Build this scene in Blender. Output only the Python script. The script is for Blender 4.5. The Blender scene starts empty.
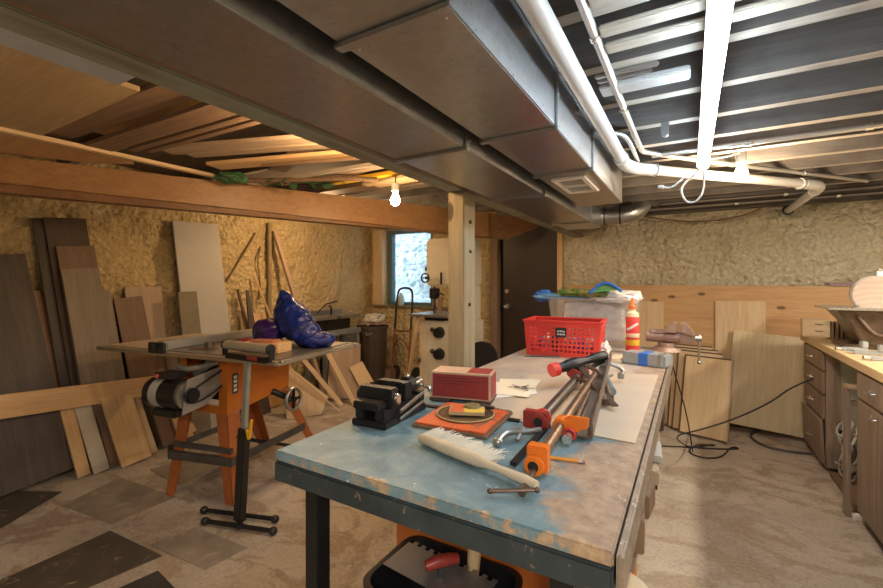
import bpy, bmesh, math, random
from mathutils import Vector, Matrix, noise
R = math.radians
scene = bpy.context.scene

# ---------------------------------------------------------------- camera
FPX, CX, HY, HC = 424.0, 441.5, 281.0, 1.30
YAW = math.atan(249 / 424.0)
cd = bpy.data.cameras.new('camera'); cam = bpy.data.objects.new('camera', cd)
scene.collection.objects.link(cam)
cam.location = (0, 0, HC); cam.rotation_euler = (math.pi / 2, 0, YAW)
cd.sensor_width = 36; cd.lens = FPX / 883 * 36; cd.shift_y = -(294 - HY) / 883
cd.clip_start = 0.02; cd.clip_end = 100
scene.camera = cam

# ---------------------------------------------------------------- world, exposure, large lights
scene.view_settings.view_transform = 'Standard'; scene.view_settings.look = 'None'
scene.view_settings.exposure = 0.75; scene.view_settings.gamma = 1.0
scene.view_settings.use_curve_mapping = False
w = bpy.data.worlds.new('world'); scene.world = w; w.use_nodes = True
bg = w.node_tree.nodes['Background']; bg.inputs[0].default_value = (0.62, 0.82, 1.0, 1); bg.inputs[1].default_value = 2.9

def area(name, loc, rot, sx, sy, power, color):
    l = bpy.data.lights.new(name, 'AREA'); l.shape = 'RECTANGLE'; l.size = sx; l.size_y = sy
    l.energy = power; l.color = color
    o = bpy.data.objects.new(name, l); o.location = loc; o.rotation_euler = rot
    scene.collection.objects.link(o); return o
# unseen fill lights added behind the camera and over the right bench
area('fill_light_behind', (0.55, -0.9, 1.90), (R(0), 0, 0), 0.10, 1.2, 34, (1.0, 0.90, 0.76))
area('fill_light_corner', (-2.2, -1.0, 1.90), (R(0), 0, 0), 0.10, 1.2, 3, (1.0, 0.80, 0.55))
area('fill_light_bench', (1.65, 2.6, 1.93), (R(0), 0, 0), 0.10, 1.2, 40, (1.0, 0.88, 0.70))  # added out of view to brighten the right foam wall and bench

# ---------------------------------------------------------------- geometry helpers
def wmat(o):
    m = o.matrix_basis.copy() if not o.parent else wmat(o.parent) @ mb(o)
    return m
def mb(o):
    return Matrix.LocRotScale(o.location, o.rotation_euler, o.scale)
def wm(o):
    return mb(o) if not o.parent else wm(o.parent) @ mb(o)

def P(u, v, z=None, Y=None, X=None, d=None):
    r = (u - CX) / FPX; q = (HY - v) / FPX
    C, S = math.cos(YAW), math.sin(YAW)
    dx, dy = -S + r * C, C + r * S
    if z is not None: d = (z - HC) / q
    elif Y is not None: d = Y / dy
    elif X is not None: d = X / dx
    return Vector((dx * d, dy * d, HC + q * d))

class M:
    def __init__(s): s.b = bmesh.new()
    def quad(s, pts):
        return s.b.faces.new([s.b.verts.new(p) for p in pts])
    def hexa(s, a, c):                       # a: 4 bottom pts, c: 4 top pts (same order)
        va = [s.b.verts.new(p) for p in a]; vc = [s.b.verts.new(p) for p in c]
        s.b.faces.new(va[::-1]); s.b.faces.new(vc)
        n = len(a)
        for i in range(n): s.b.faces.new((va[i], va[(i+1) % n], vc[(i+1) % n], vc[i]))
        return s
    def box(s, lo, hi):
        x0, y0, z0 = lo; x1, y1, z1 = hi
        return s.hexa([(x0,y0,z0),(x1,y0,z0),(x1,y1,z0),(x0,y1,z0)], [(x0,y0,z1),(x1,y0,z1),(x1,y1,z1),(x0,y1,z1)])
    def obox(s, c, size, rot=(0,0,0)):
        m = Matrix.LocRotScale(Vector(c), __import__('mathutils').Euler(rot), Vector((1,1,1)))
        x, y, z = [k / 2 for k in size]
        f = lambda zz: [m @ Vector(p) for p in ((-x,-y,zz),(x,-y,zz),(x,y,zz),(-x,y,zz))]
        return s.hexa(f(-z), f(z))
    def frame(s, p0, p1, up=(0,0,1)):
        z = (Vector(p1) - Vector(p0)).normalized(); up = Vector(up)
        if abs(z.dot(up)) > .99: up = Vector((0,1,0))
        x = up.cross(z).normalized(); y = z.cross(x)
        return x, y, z
    def bar(s, p0, p1, w_, h_, up=(0,0,1)):  # w_ sideways, h_ along up
        x, y, z = s.frame(p0, p1, up); p0 = Vector(p0); p1 = Vector(p1)
        c = [(-x*w_/2 - y*h_/2), (x*w_/2 - y*h_/2), (x*w_/2 + y*h_/2), (-x*w_/2 + y*h_/2)]
        return s.hexa([p0 + k for k in c], [p1 + k for k in c])
    def cyl(s, p0, p1, r0, r1=None, n=16, caps=True):
        r1 = r0 if r1 is None else r1
        x, y, z = s.frame(p0, p1); p0 = Vector(p0); p1 = Vector(p1)
        ring = lambda p, r: [s.b.verts.new(p + x*math.cos(2*math.pi*i/n)*r + y*math.sin(2*math.pi*i/n)*r) for i in range(n)]
        a, c = ring(p0, r0), ring(p1, r1)
        for i in range(n): s.b.faces.new((a[i], a[(i+1) % n], c[(i+1) % n], c[i]))
        if caps: s.b.faces.new(a[::-1]); s.b.faces.new(c)
        return s
    def tube(s, pts, r, n=8, closed=False, smooth=0):
        pts = [Vector(p) for p in pts]
        for _ in range(smooth):
            q = [] if closed else [pts[0]]
            m = len(pts)
            for i in range(m if closed else m - 1):
                a, c = pts[i], pts[(i+1) % m]
                q += [a*.75 + c*.25, a*.25 + c*.75]
            if not closed: q.append(pts[-1])
            pts = q
        m = len(pts); rings = []; prev = None
        for i, p in enumerate(pts):
            if closed: t = pts[(i+1) % m] - pts[i-1]
            else: t = pts[min(i+1, m-1)] - pts[max(i-1, 0)]
            if t.length < 1e-9: t = Vector((0,0,1))
            t.normalize()
            if prev is None:
                u = Vector((0,0,1)) if abs(t.z) < .9 else Vector((1,0,0))
                x = u.cross(t).normalized()
            else:
                x = (prev - t*prev.dot(t)); x = x.normalized() if x.length > 1e-6 else Vector((1,0,0))
            prev = x; y = t.cross(x)
            rr = r(i/(m-1)) if callable(r) else r
            rings.append([s.b.verts.new(p + x*math.cos(2*math.pi*k/n)*rr + y*math.sin(2*math.pi*k/n)*rr) for k in range(n)])
        for i in range(m if closed else m-1):
            a, c = rings[i], rings[(i+1) % m]
            for k in range(n): s.b.faces.new((a[k], a[(k+1) % n], c[(k+1) % n], c[k]))
        if not closed: s.b.faces.new(rings[0][::-1]); s.b.faces.new(rings[-1])
        return s
    def ring(s, c, axis, Rr, r, n=24, k=8, a0=0, a1=360):
        z = Vector(axis).normalized(); u = Vector((0,0,1)) if abs(z.z) < .9 else Vector((1,0,0))
        x = u.cross(z).normalized(); y = z.cross(x); c = Vector(c)
        full = abs(a1 - a0) >= 360
        cnt = n if full else n + 1
        pts = [c + x*Rr*math.cos(R(a0 + (a1-a0)*i/n)) + y*Rr*math.sin(R(a0 + (a1-a0)*i/n)) for i in range(cnt)]
        return s.tube(pts, r, k, closed=full)
    def lathe(s, c, axis, prof, n=24):      # prof: list of (radius, height)
        z = Vector(axis).normalized(); u = Vector((0,0,1)) if abs(z.z) < .9 else Vector((1,0,0))
        x = u.cross(z).normalized(); y = z.cross(x); c = Vector(c); rings = []
        for (rr, h) in prof:
            rings.append([s.b.verts.new(c + z*h + x*math.cos(2*math.pi*i/n)*max(rr,1e-5) + y*math.sin(2*math.pi*i/n)*max(rr,1e-5)) for i in range(n)])
        for a, d in zip(rings, rings[1:]):
            for i in range(n): s.b.faces.new((a[i], a[(i+1) % n], d[(i+1) % n], d[i]))
        s.b.faces.new(rings[0][::-1]); s.b.faces.new(rings[-1]); return s
    def prism(s, pts, v):                    # polygon extruded by v
        v = Vector(v); return s.hexa([Vector(p) for p in pts], [Vector(p) + v for p in pts])
    def sph(s, c, r, n=12):
        rx, ry, rz = (r, r, r) if not hasattr(r, '__len__') else r
        g = bmesh.ops.create_uvsphere(s.b, u_segments=n*2, v_segments=n, radius=1)
        for v in g['verts']: v.co = Vector((v.co.x*rx, v.co.y*ry, v.co.z*rz)) + Vector(c)
        return s
    def surf(s, f, nu, nv, thick=0):
        g = [[s.b.verts.new(f(i/nu, j/nv)) for j in range(nv+1)] for i in range(nu+1)]
        fs = [s.b.faces.new((g[i][j], g[i+1][j], g[i+1][j+1], g[i][j+1])) for i in range(nu) for j in range(nv)]
        if thick: bmesh.ops.solidify(s.b, geom=fs, thickness=thick)
        return s
    def jitter(s, a, sc=20, seed=0):
        for v in s.b.verts: v.co += noise.noise_vector(v.co*sc + Vector((seed,0,0)))*a
        return s
    def build(s, name, mat, parent=None, smooth=False, bevel=0, local=False):
        b = s.b
        bmesh.ops.recalc_face_normals(b, faces=b.faces)
        if bevel:
            es = [e for e in b.edges if len(e.link_faces) == 2 and e.calc_face_angle(0) > R(40)]
            bmesh.ops.bevel(b, geom=es, offset=bevel, segments=2, affect='EDGES', clamp_overlap=True)
        o = None
        me = bpy.data.meshes.new(name)
        if parent is not None:
            if not local: b.transform(wm(parent).inverted())
            loc = Vector((0,0,0))
        else:
            xs = [v.co.x for v in b.verts]; ys = [v.co.y for v in b.verts]; zs = [v.co.z for v in b.verts]
            loc = Vector(((min(xs)+max(xs))/2, (min(ys)+max(ys))/2, min(zs)))
            if local: loc = Vector((0,0,0))
            b.transform(Matrix.Translation(-loc))
        if smooth:
            for f in b.faces: f.smooth = True
            for e in b.edges:
                if len(e.link_faces) == 2 and e.calc_face_angle(0) > R(35): e.smooth = False
        b.to_mesh(me); b.free()
        if mat: me.materials.append(mat)
        o = bpy.data.objects.new(name, me); scene.collection.objects.link(o)
        o.location = loc
        if parent is not None: o.parent = parent
        return o

def tag(o, label=None, cat=None, group=None, kind=None):
    if label: o['label'] = label
    if cat: o['category'] = cat
    if group: o['group'] = group
    if kind: o['kind'] = kind
    return o
def thing(name, label, cat, loc, rot=(0,0,0), group=None):
    o = bpy.data.objects.new(name, None); o.empty_display_size = .05
    scene.collection.objects.link(o); o.location = loc
    o.rotation_euler = rot if hasattr(rot, '__len__') else (0, 0, rot)
    return tag(o, label, cat, group)
def struct(o): o['kind'] = 'structure'; return o

# ---------------------------------------------------------------- material helpers
def newmat(name):
    m = bpy.data.materials.new(name); m.use_nodes = True
    nt = m.node_tree; return m, nt, nt.nodes['Principled BSDF']
def _coords(nt, scale=(1,1,1), space='Object'):
    tc = nt.nodes.new('ShaderNodeTexCoord'); mp = nt.nodes.new('ShaderNodeMapping')
    mp.inputs['Scale'].default_value = scale
    nt.links.new(tc.outputs[space], mp.inputs[0]); return mp.outputs[0]
def _noise(nt, vec, sc, det=4, rough=.55, dist=0):
    n = nt.nodes.new('ShaderNodeTexNoise'); n.inputs['Scale'].default_value = sc
    n.inputs['Detail'].default_value = det; n.inputs['Roughness'].default_value = rough
    n.inputs['Distortion'].default_value = dist
    nt.links.new(vec, n.inputs['Vector']); return n.outputs['Fac']
def _ramp(nt, fac, stops):
    r = nt.nodes.new('ShaderNodeValToRGB'); e = r.color_ramp.elements
    while len(e) < len(stops): e.new(.5)
    for k, (p, c) in enumerate(stops): e[k].position = p; e[k].color = (*c, 1)
    nt.links.new(fac, r.inputs[0]); return r.outputs[0]
def _mix(nt, fac, a, b, mode='MIX'):
    m = nt.nodes.new('ShaderNodeMix'); m.data_type = 'RGBA'; m.blend_type = mode
    for s_, v in ((0, fac), (6, a), (7, b)):
        if isinstance(v, (int, float)): m.inputs[s_].default_value = v
        elif isinstance(v, tuple): m.inputs[s_].default_value = (*v, 1)
        else: nt.links.new(v, m.inputs[s_])
    return m.outputs[2]
def _bump(nt, p, h, strength, dist=.01):
    b = nt.nodes.new('ShaderNodeBump'); b.inputs['Strength'].default_value = strength
    b.inputs['Distance'].default_value = dist
    nt.links.new(h, b.inputs['Height']); nt.links.new(b.outputs[0], p.inputs['Normal'])

def flat(name, col, rough=.5, metal=0, var=.12, sc=14, wear=None, wearamt=.5, bump=0, trans=0, alpha=1, coat=0):
    m, nt, p = newmat(name); v = _coords(nt)
    n = _noise(nt, v, sc, 5, .6)
    a = tuple(c*(1-var) for c in col); b = tuple(min(1, c*(1+var)) for c in col)
    out = _ramp(nt, n, [(.3, a), (.7, b)])
    if wear:
        n2 = _noise(nt, v, sc*2.3, 6, .7, .6)
        k = _ramp(nt, n2, [(wearamt, (0,0,0)), (wearamt+.06, (1,1,1))])
        out = _mix(nt, k, out, wear)
    nt.links.new(out, p.inputs['Base Color'])
    p.inputs['Roughness'].default_value = rough; p.inputs['Metallic'].default_value = metal
    if bump: _bump(nt, p, n, bump)
    if trans: p.inputs['Transmission Weight'].default_value = trans
    if coat: p.inputs['Coat Weight'].default_value = coat
    if alpha < 1: p.inputs['Alpha'].default_value = alpha
    return m
def wood(name, c1, c2, axis='z', sc=1.0, rough=.65, knots=None, contrast=(.35,.68), stain=None):
    """grain runs along the object's local axis"""
    m, nt, p = newmat(name)
    s = {'x': (.06,1,1), 'y': (1,.06,1), 'z': (1,1,.06)}[axis]
    v = _coords(nt, tuple(k*sc for k in s))
    n = _noise(nt, v, 22, 5, .6, 1.2); f = _noise(nt, v, 160, 3, .6)
    out = _ramp(nt, n, [(contrast[0], c1), (contrast[1], c2)])
    out = _mix(nt, .22, out, _ramp(nt, f, [(.35, tuple(k*.55 for k in c1)), (.65, c2)]))
    if stain:
        big = _noise(nt, _coords(nt), 2.2, 4, .6)
        out = _mix(nt, _ramp(nt, big, [(.45, (0,0,0)), (.62, (.8,.8,.8))]), out, stain)
    if knots:
        vo = nt.nodes.new('ShaderNodeTexVoronoi'); vo.inputs['Scale'].default_value = knots
        vo.voronoi_dimensions = '2D'; ks = {'x': (.5,1,1), 'y': (1,.5,1), 'z': (1,1,.5)}[axis]
        sx_ = nt.nodes.new('ShaderNodeSeparateXYZ'); cx_ = nt.nodes.new('ShaderNodeCombineXYZ')
        nt.links.new(_coords(nt, ks), sx_.inputs[0]); nt.links.new(sx_.outputs[0], cx_.inputs[0]); nt.links.new(sx_.outputs[1 if axis == 'y' else 2], cx_.inputs[1])
        nt.links.new(cx_.outputs[0], vo.inputs['Vector'])
        k = _ramp(nt, vo.outputs['Distance'], [(.06, (1,1,1)), (.085, (0,0,0))])
        out = _mix(nt, k, out, tuple(x*.35 for x in c1))
    nt.links.new(out, p.inputs['Base Color']); p.inputs['Roughness'].default_value = rough
    _bump(nt, p, f, .15, .002)
    return m
def steel(name, col, rough=.35, var=.12, metal=.9, spangle=0):
    m, nt, p = newmat(name); v = _coords(nt)
    n = _noise(nt, v, 3, 5, .6); n2 = _noise(nt, v, 60, 3, .6)
    out = _ramp(nt, n, [(.3, tuple(c*(1-var) for c in col)), (.7, tuple(min(1, c*(1+var)) for c in col))])
    if spangle:
        vo = nt.nodes.new('ShaderNodeTexVoronoi'); vo.inputs['Scale'].default_value = 70
        nt.links.new(v, vo.inputs['Vector'])
        out = _mix(nt, spangle, out, vo.outputs['Color'], 'OVERLAY')
        bw = nt.nodes.new('ShaderNodeHueSaturation'); bw.inputs['Saturation'].default_value = .35
        nt.links.new(out, bw.inputs['Color']); out = bw.outputs[0]
    nt.links.new(out, p.inputs['Base Color'])
    mr = nt.nodes.new('ShaderNodeMapRange'); nt.links.new(n2, mr.inputs[0])
    mr.inputs[3].default_value = rough*.7; mr.inputs[4].default_value = rough*1.4
    nt.links.new(mr.outputs[0], p.inputs['Roughness']); p.inputs['Metallic'].default_value = metal
    _bump(nt, p, n, .25, .01)
    return m

def foam(name, c1, c2, c3):
    m, nt, p = newmat(name); v = _coords(nt, (1,1,1))
    n = _noise(nt, v, 1.6, 5, .6); f = _noise(nt, v, 28, 5, .65, .8)
    vo = nt.nodes.new('ShaderNodeTexVoronoi'); vo.inputs['Scale'].default_value = 24; vo.feature = 'SMOOTH_F1'
    nt.links.new(v, vo.inputs['Vector'])
    out = _ramp(nt, n, [(.3, c1), (.5, c2), (.72, c3)])
    out = _mix(nt, .35, out, _ramp(nt, f, [(.3, tuple(k*.6 for k in c1)), (.65, c3)]))
    nt.links.new(out, p.inputs['Base Color']); p.inputs['Roughness'].default_value = .7
    ad = nt.nodes.new('ShaderNodeMath'); ad.operation = 'ADD'
    nt.links.new(f, ad.inputs[0]); nt.links.new(vo.outputs['Distance'], ad.inputs[1])
    _bump(nt, p, ad.outputs[0], 1.0, .045)
    return m
def concrete():
    m, nt, p = newmat('concrete_floor'); v = _coords(nt)
    vd = _coords(nt, (.85, 1.15, 1))
    a = _noise(nt, v, 1.1, 6, .62, .5); b = _noise(nt, vd, 5, 6, .68, .8); c = _noise(nt, v, 60, 4, .6)
    out = _ramp(nt, a, [(.32, (.34,.28,.22)), (.5, (.50,.43,.35)), (.68, (.64,.57,.48))])
    out = _mix(nt, _ramp(nt, b, [(.38, (.6,.6,.6)), (.46, (0,0,0))]), out, (.27,.22,.175))
    out = _mix(nt, _ramp(nt, _noise(nt, vd, 2.2, 7, .72, 1.4), [(.50, (0,0,0)), (.57, (.85,.85,.85))]), out, (.30,.215,.145))
    out = _mix(nt, .3, out, _ramp(nt, c, [(.3, (.15,.12,.09)), (.7, (.62,.54,.44))]))
    nt.links.new(out, p.inputs['Base Color']); p.inputs['Roughness'].default_value = .75
    _bump(nt, p, b, .25, .008)
    return m

W = {}
W['pine'] = wood('pine', (.60,.36,.16), (.74,.50,.26), 'x', knots=2.2)
W['pine_z'] = wood('pine_upright', (.60,.37,.17), (.75,.52,.28), 'z')
W['pine_light'] = wood('pale_pine', (.66,.47,.26), (.78,.60,.38), 'z')
W['beam'] = wood('beam_wood', (.26,.13,.06), (.38,.20,.09), 'z', rough=.5, stain=(.22,.10,.05))
W['beam_dark'] = wood('old_beam_wood', (.17,.08,.04), (.26,.13,.06), 'z', rough=.6)
W['old'] = wood('old_joist_wood', (.12,.105,.095), (.22,.20,.18), 'x', rough=.85, contrast=(.3,.7), stain=(.07,.06,.055))
W['old_z'] = wood('weathered_wood', (.24,.19,.14), (.38,.31,.23), 'z', rough=.85, stain=(.30,.34,.27))
W['lath'] = wood('pale_lath_wood', (.40,.35,.28), (.54,.48,.39), 'z', rough=.8)
W['post_a'] = wood('post_wood', (.25,.205,.13), (.40,.34,.22), 'z', rough=.8, knots=3)
W['walnut'] = wood('dark_board', (.055,.033,.024), (.10,.062,.042), 'z', rough=.6)
W['walnut2'] = wood('dark_grey_board', (.06,.045,.036), (.105,.08,.06), 'z', rough=.6)
W['brown'] = wood('mid_brown_board', (.16,.095,.06), (.235,.15,.10), 'z')
W['greyb'] = wood('grey_brown_board', (.20,.155,.11), (.27,.215,.155), 'z')
W['pinkb'] = wood('pale_brown_board', (.37,.26,.18), (.45,.33,.24), 'z')
W['white_b'] = flat('grey_white_board', (.42,.40,.37), .6, var=.06, sc=4)
W['olive'] = flat('olive_board', (.19,.155,.10), .7, var=.1)
W['ply'] = wood('knotty_plywood', (.50,.28,.125), (.64,.40,.20), 'x', sc=.8, knots=4.6)
W['ply_pale'] = wood('pale_plywood', (.62,.44,.25), (.74,.56,.35), 'z', sc=.5)
W['ply_green'] = wood('pale_greenish_plywood', (.60,.48,.29), (.70,.58,.38), 'z', sc=.6)
W['mould'] = wood('moulding_wood', (.17,.105,.065), (.27,.175,.11), 'z')
W['mould_l'] = wood('light_moulding_wood', (.34,.25,.17), (.48,.36,.25), 'z')
W['cab'] = wood('cabinet_wood', (.19,.14,.105), (.34,.265,.20), 'z', sc=1.2, rough=.55)
W['bench'] = wood('bench_top_wood', (.52,.37,.20), (.68,.52,.31), 'y')
duct_m = steel('galvanised_duct', (.40,.42,.44), .30, .10, .92, spangle=.10)
iron = flat('black_iron', (.03,.03,.032), .45, .6)
blackp = flat('black_plastic', (.018,.018,.02), .4)
greym = steel('grey_steel', (.42,.42,.41), .35)
brightm = steel('bright_steel', (.65,.65,.63), .25)
rustm = flat('worn_brown_steel', (.16,.11,.085), .45, .7, .3, 30)
orange = flat('orange_paint', (.62,.17,.025), .42, 0, .08, 5, wear=(.30,.10,.04), wearamt=.66)
orangec = flat('orange_clamp_paint', (.80,.20,.02), .38, 0, .08, 20)
redc = flat('dark_red_paint', (.30,.035,.03), .4, 0, .15, 30)
redp = flat('red_plastic', (.72,.055,.045), .42, 0, .06, 6)
pvc = flat('white_pvc', (.56,.56,.54), .35, 0, .04, 4)
whitep = flat('white_paint', (.78,.77,.73), .5, 0, .04)
cream = flat('cream_machine_paint', (.60,.55,.43), .45, 0, .08, 6)
greyp = flat('grey_machine_paint', (.20,.215,.21), .5, 0, .1, 6)
yellowp = flat('yellow_plastic', (.80,.50,.03), .4)
bluep = flat('blue_plastic', (.03,.16,.62), .35)
brass = steel('satin_knob', (.66,.62,.55), .25)
# ================================================================ THE SETTING
XL, YB, XR, YF, ZC = -3.93, 4.72, 2.3, -2.2, 2.22
foamL = foam('spray_foam_warm_lit', (.52,.36,.15), (.72,.54,.26), (.84,.69,.42))  # same foam as the right wall; mostly warm light put into the yellow
foamR = foam('spray_foam_pale_lit', (.62,.51,.31), (.78,.68,.46), (.88,.80,.60))  # same foam again, the paler light there put into its colour
conc = concrete()
struct(M().box((XL-.2, YF-.2, -.1), (XR+.2, YB+.2, 0)).build('floor', conc))
subfl = wood('subfloor_boards', (.07,.05,.04), (.13,.10,.075), 'x', rough=.9)
struct(M().box((XL-.2, YF-.2, ZC), (XR+.2, YB+.2, ZC+.06)).build('ceiling', subfl))

def foam_wall(name, p0, du, lu, lv, nrm, mat, holes=(), amp=.034, cell=.028):
    """lumpy sprayed surface: a displaced grid with a solid back"""
    m = M(); b = m.b; du = Vector(du); nrm = Vector(nrm); p0 = Vector(p0)
    nu, nv = int(lu/cell), int(lv/cell)
    us = [lu*i/nu for i in range(nu+1)]; vs = [lv*j/nv for j in range(nv+1)]
    for (a0, a1, b0, b1) in holes:
        for k in (a0, a1): us[min(range(len(us)), key=lambda i: abs(us[i]-k))] = k
        for k in (b0, b1): vs[min(range(len(vs)), key=lambda i: abs(vs[i]-k))] = k
    g = {}
    def disp(p):
        a = noise.noise(p*3.2)*.9 + noise.noise(p*9)*.5
        c = noise.voronoi(p*8.5)[0]
        return amp*(a - .9*c[0] + .8)
    for i, u in enumerate(us):
        for j, v in enumerate(vs):
            q = p0 + du*u + Vector((0,0,1))*v
            g[i, j] = b.verts.new(q + nrm*disp(q))
    for i in range(len(us)-1):
        for j in range(len(vs)-1):
            uc, vc = (us[i]+us[i+1])/2, (vs[j]+vs[j+1])/2
            if any(a0 < uc < a1 and b0 < vc < b1 for (a0, a1, b0, b1) in holes): continue
            b.faces.new((g[i,j], g[i+1,j], g[i+1,j+1], g[i,j+1]))
    for v in [v for v in b.verts if not v.link_faces]: b.verts.remove(v)
    r = bmesh.ops.extrude_face_region(b, geom=b.faces[:])
    for e in r['geom']:
        if isinstance(e, bmesh.types.BMVert): e.co -= nrm*.16
    return struct(m.build(name, mat, smooth=True))

foam_wall('wall_left', (XL, YF, 0), (0,1,0), YB-YF+.1, ZC, (1,0,0), foamL)
WX0, WX1, WZ0, WZ1 = -3.66, -2.90, .97, 2.0
DX0, DX1 = -1.93, -1.26
foam_wall('wall_back', (XL-.05, YB, 0), (1,0,0), 2.65, ZC, (0,-1,0), foamL,
          holes=[(WX0-XL+.05, WX1-XL+.05, WZ0, WZ1), (DX0-.13-XL+.05, 2.65, -.1, 2.1)])
foam_wall('wall_back_right', (-1.20, YB, 0), (1,0,0), XR+1.30, ZC, (0,-1,0), foamR, amp=.045)
struct(M().box((XL-.1, YF-.16, 0), (XR+.1, YF, ZC)).build('wall_front', flat('painted_block', (.42,.38,.31), .8)))
struct(M().box((XR, YF, 0), (XR+.16, YB+.1, ZC)).build('wall_right', flat('plain_block', (.42,.38,.31), .8)))

# window in the back wall, with the stone light well behind it
teal = flat('teal_frame', (.10,.16,.16), .5)
wn = struct(thing('window_1', None, None, ((WX0+WX1)/2, YB+.05, WZ0)))
M().box((WX0, YB+.02, WZ0), (WX0+.07, YB+.12, WZ1)).box((WX1-.05, YB+.02, WZ0), (WX1, YB+.12, WZ1)) \
   .box((WX0+.07, YB+.02, WZ1-.05), (WX1-.05, YB+.12, WZ1)).box((WX0+.07, YB+.02, WZ0), (WX1-.05, YB+.12, WZ0+.04)).build('window_frame', teal, wn, bevel=.004)
gl, nt, p = newmat('window_glass'); p.inputs['Transmission Weight'].default_value = 1; p.inputs['Roughness'].default_value = 0.02
p.inputs['IOR'].default_value = 1.05; p.inputs['Base Color'].default_value = (.9,.97,1,1)
M().box((WX0+.07, YB+.06, WZ0+.04), (WX1-.05, YB+.066, WZ1-.05)).build('pane', gl, wn)
M().box((XL+.06, YB-.07, WZ0-.028), (-2.52, YB+.10, WZ0)).build('window_sill', W['greyb'], wn, bevel=.004)
# wood lining at the left of the window, and door casing posts
struct(M().box((XL+.10, YB-.09, WZ0+.001), (WX0-.005, YB+.0, 2.0)).build('trim_1', W['ply_pale']))
struct(M().box((DX0-.13, YB-.07, 0), (DX0-.035, YB+.09, 2.1)).build('trim_2', wood('casing_wood', (.20,.13,.08), (.30,.20,.12), 'z')))
struct(M().box((DX1+.005, YB-.09, 0), (DX1+.055, YB+.05, 2.1)).build('trim_3', W['pine_z']))
struct(M().box((XL, YB+.09, 0), (XR, YB+.14, .02)).build('baseboard_back', conc))

stone_m, nt, p = newmat('rubble_stone')
vo = nt.nodes.new('ShaderNodeTexVoronoi'); vo.inputs['Scale'].default_value = 9; vo.feature = 'DISTANCE_TO_EDGE'
nt.links.new(_coords(nt, (1,1,1.5)), vo.inputs['Vector'])
vo2 = nt.nodes.new('ShaderNodeTexVoronoi'); vo2.inputs['Scale'].default_value = 9
nt.links.new(_coords(nt, (1,1,1.5)), vo2.inputs['Vector'])
k = _ramp(nt, vo.outputs['Distance'], [(.03, (.80,.86,.90)), (.09, (.50,.57,.62))])
hs = nt.nodes.new('ShaderNodeHueSaturation'); hs.inputs['Saturation'].default_value = .05; nt.links.new(vo2.outputs['Color'], hs.inputs['Color'])
nt.links.new(_mix(nt, .55, k, hs.outputs[0]), p.inputs['Base Color']); p.inputs['Roughness'].default_value = .9
_bump(nt, p, vo.outputs['Distance'], 1, .04)
sw = M()
random.seed(3)
for j in range(14):
    for i in range(18):
        x = -4.6 + i*.15 + random.uniform(-.04,.04); z = 1.22 + j*.095 + random.uniform(-.03,.03)
        k_ = random.uniform(.6,1.15)
        sw.sph((x, 5.62, z), (.075*k_, .04*random.uniform(.5,1.3), .048*random.uniform(.7,1.15)), 3)
sw.box((-4.7, 5.62, .5), (-1.9, 5.75, 2.5))
struct(sw.build('wall_light_well', stone_m, smooth=True))
struct(M().box((-4.7, YB+.18, .6), (-1.9, 5.62, .72)).build('floor_light_well', flat('gravel', (.4,.42,.42), .9)))

# door
dark = flat('dark_brown_door_paint', (.030,.018,.014), .42, 0, .1, 3)
dr = struct(thing('door_1', None, None, ((DX0+DX1)/2, YB+.02, .01)))
M().box((DX0, YB, .01), (DX1, YB+.04, 2.05)).build('door_panel', dark, dr, bevel=.003)
M().box((DX0-.034, YB+.03, .01), (DX0-.002, YB+.09, 2.1)).build('gap_strip', blackp, dr)  # black strip for the dark gap beside the door; shade in its colour
kn = M()
kn.cyl((DX0+.06, YB, 1.0), (DX0+.06, YB-.008, 1.0), .032).cyl((DX0+.06, YB, 1.0), (DX0+.06, YB-.04, 1.0), .011).sph((DX0+.06, YB-.055, 1.0), (.028, .022, .028), 8)
kn.build('door_handle', brass, dr, smooth=True)
M().cyl((DX0+.06, YB, 1.18), (DX0+.06, YB-.015, 1.18), .026).cyl((DX0+.06, YB-.01, 1.18), (DX0+.06, YB-.02, 1.18), .012).build('deadbolt', brass, dr, smooth=True)
struct(M().box((DX0-.05, YB-.06, 2.06), (DX1+.02, YB+.05, 2.12)).build('trim_4', W['old']))

# exposed joists: right of the carrier beam they hang lower than to its left
n_t = 5
plaster = wood('plaster_stained_wood', (.26,.22,.18), (.50,.45,.38), 'x', rough=.9, contrast=(.3,.65), stain=(.17,.14,.115))
def joist(y, x0, x1, z0, t=.045, mat=None):
    global n_t
    o = struct(M().box((x0, y - t/2, z0), (x1, y + t/2, ZC)).jitter(.004, 3, y).build('trim_%d' % n_t, mat or W['old'])); n_t += 1
    o.data.materials.append(plaster)
    for f in o.data.polygons:
        if f.normal.z < -.7: f.material_index = 1
jr = [-1.7,-1.1,-.5,.1,.4,.77,1.07,1.37,1.68,1.98,2.27,2.57,2.87,3.17,3.47,3.77,4.07,4.37]
for y in jr: joist(y, -1.07, XR, 1.95)
for y in [-1.5,-.9,-.3,.1,.45,2.85,3.2,3.55,3.9,4.25]: joist(y, XL, -1.075, 2.07)
for y in [1.25, 2.05]: joist(y, XL, -1.075, 2.12)
struct(M().box((-1.05, YB-.12, 1.95), (XR, YB-.03, 2.2)).build('trim_%d' % n_t, W['old'])); n_t += 1

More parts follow.
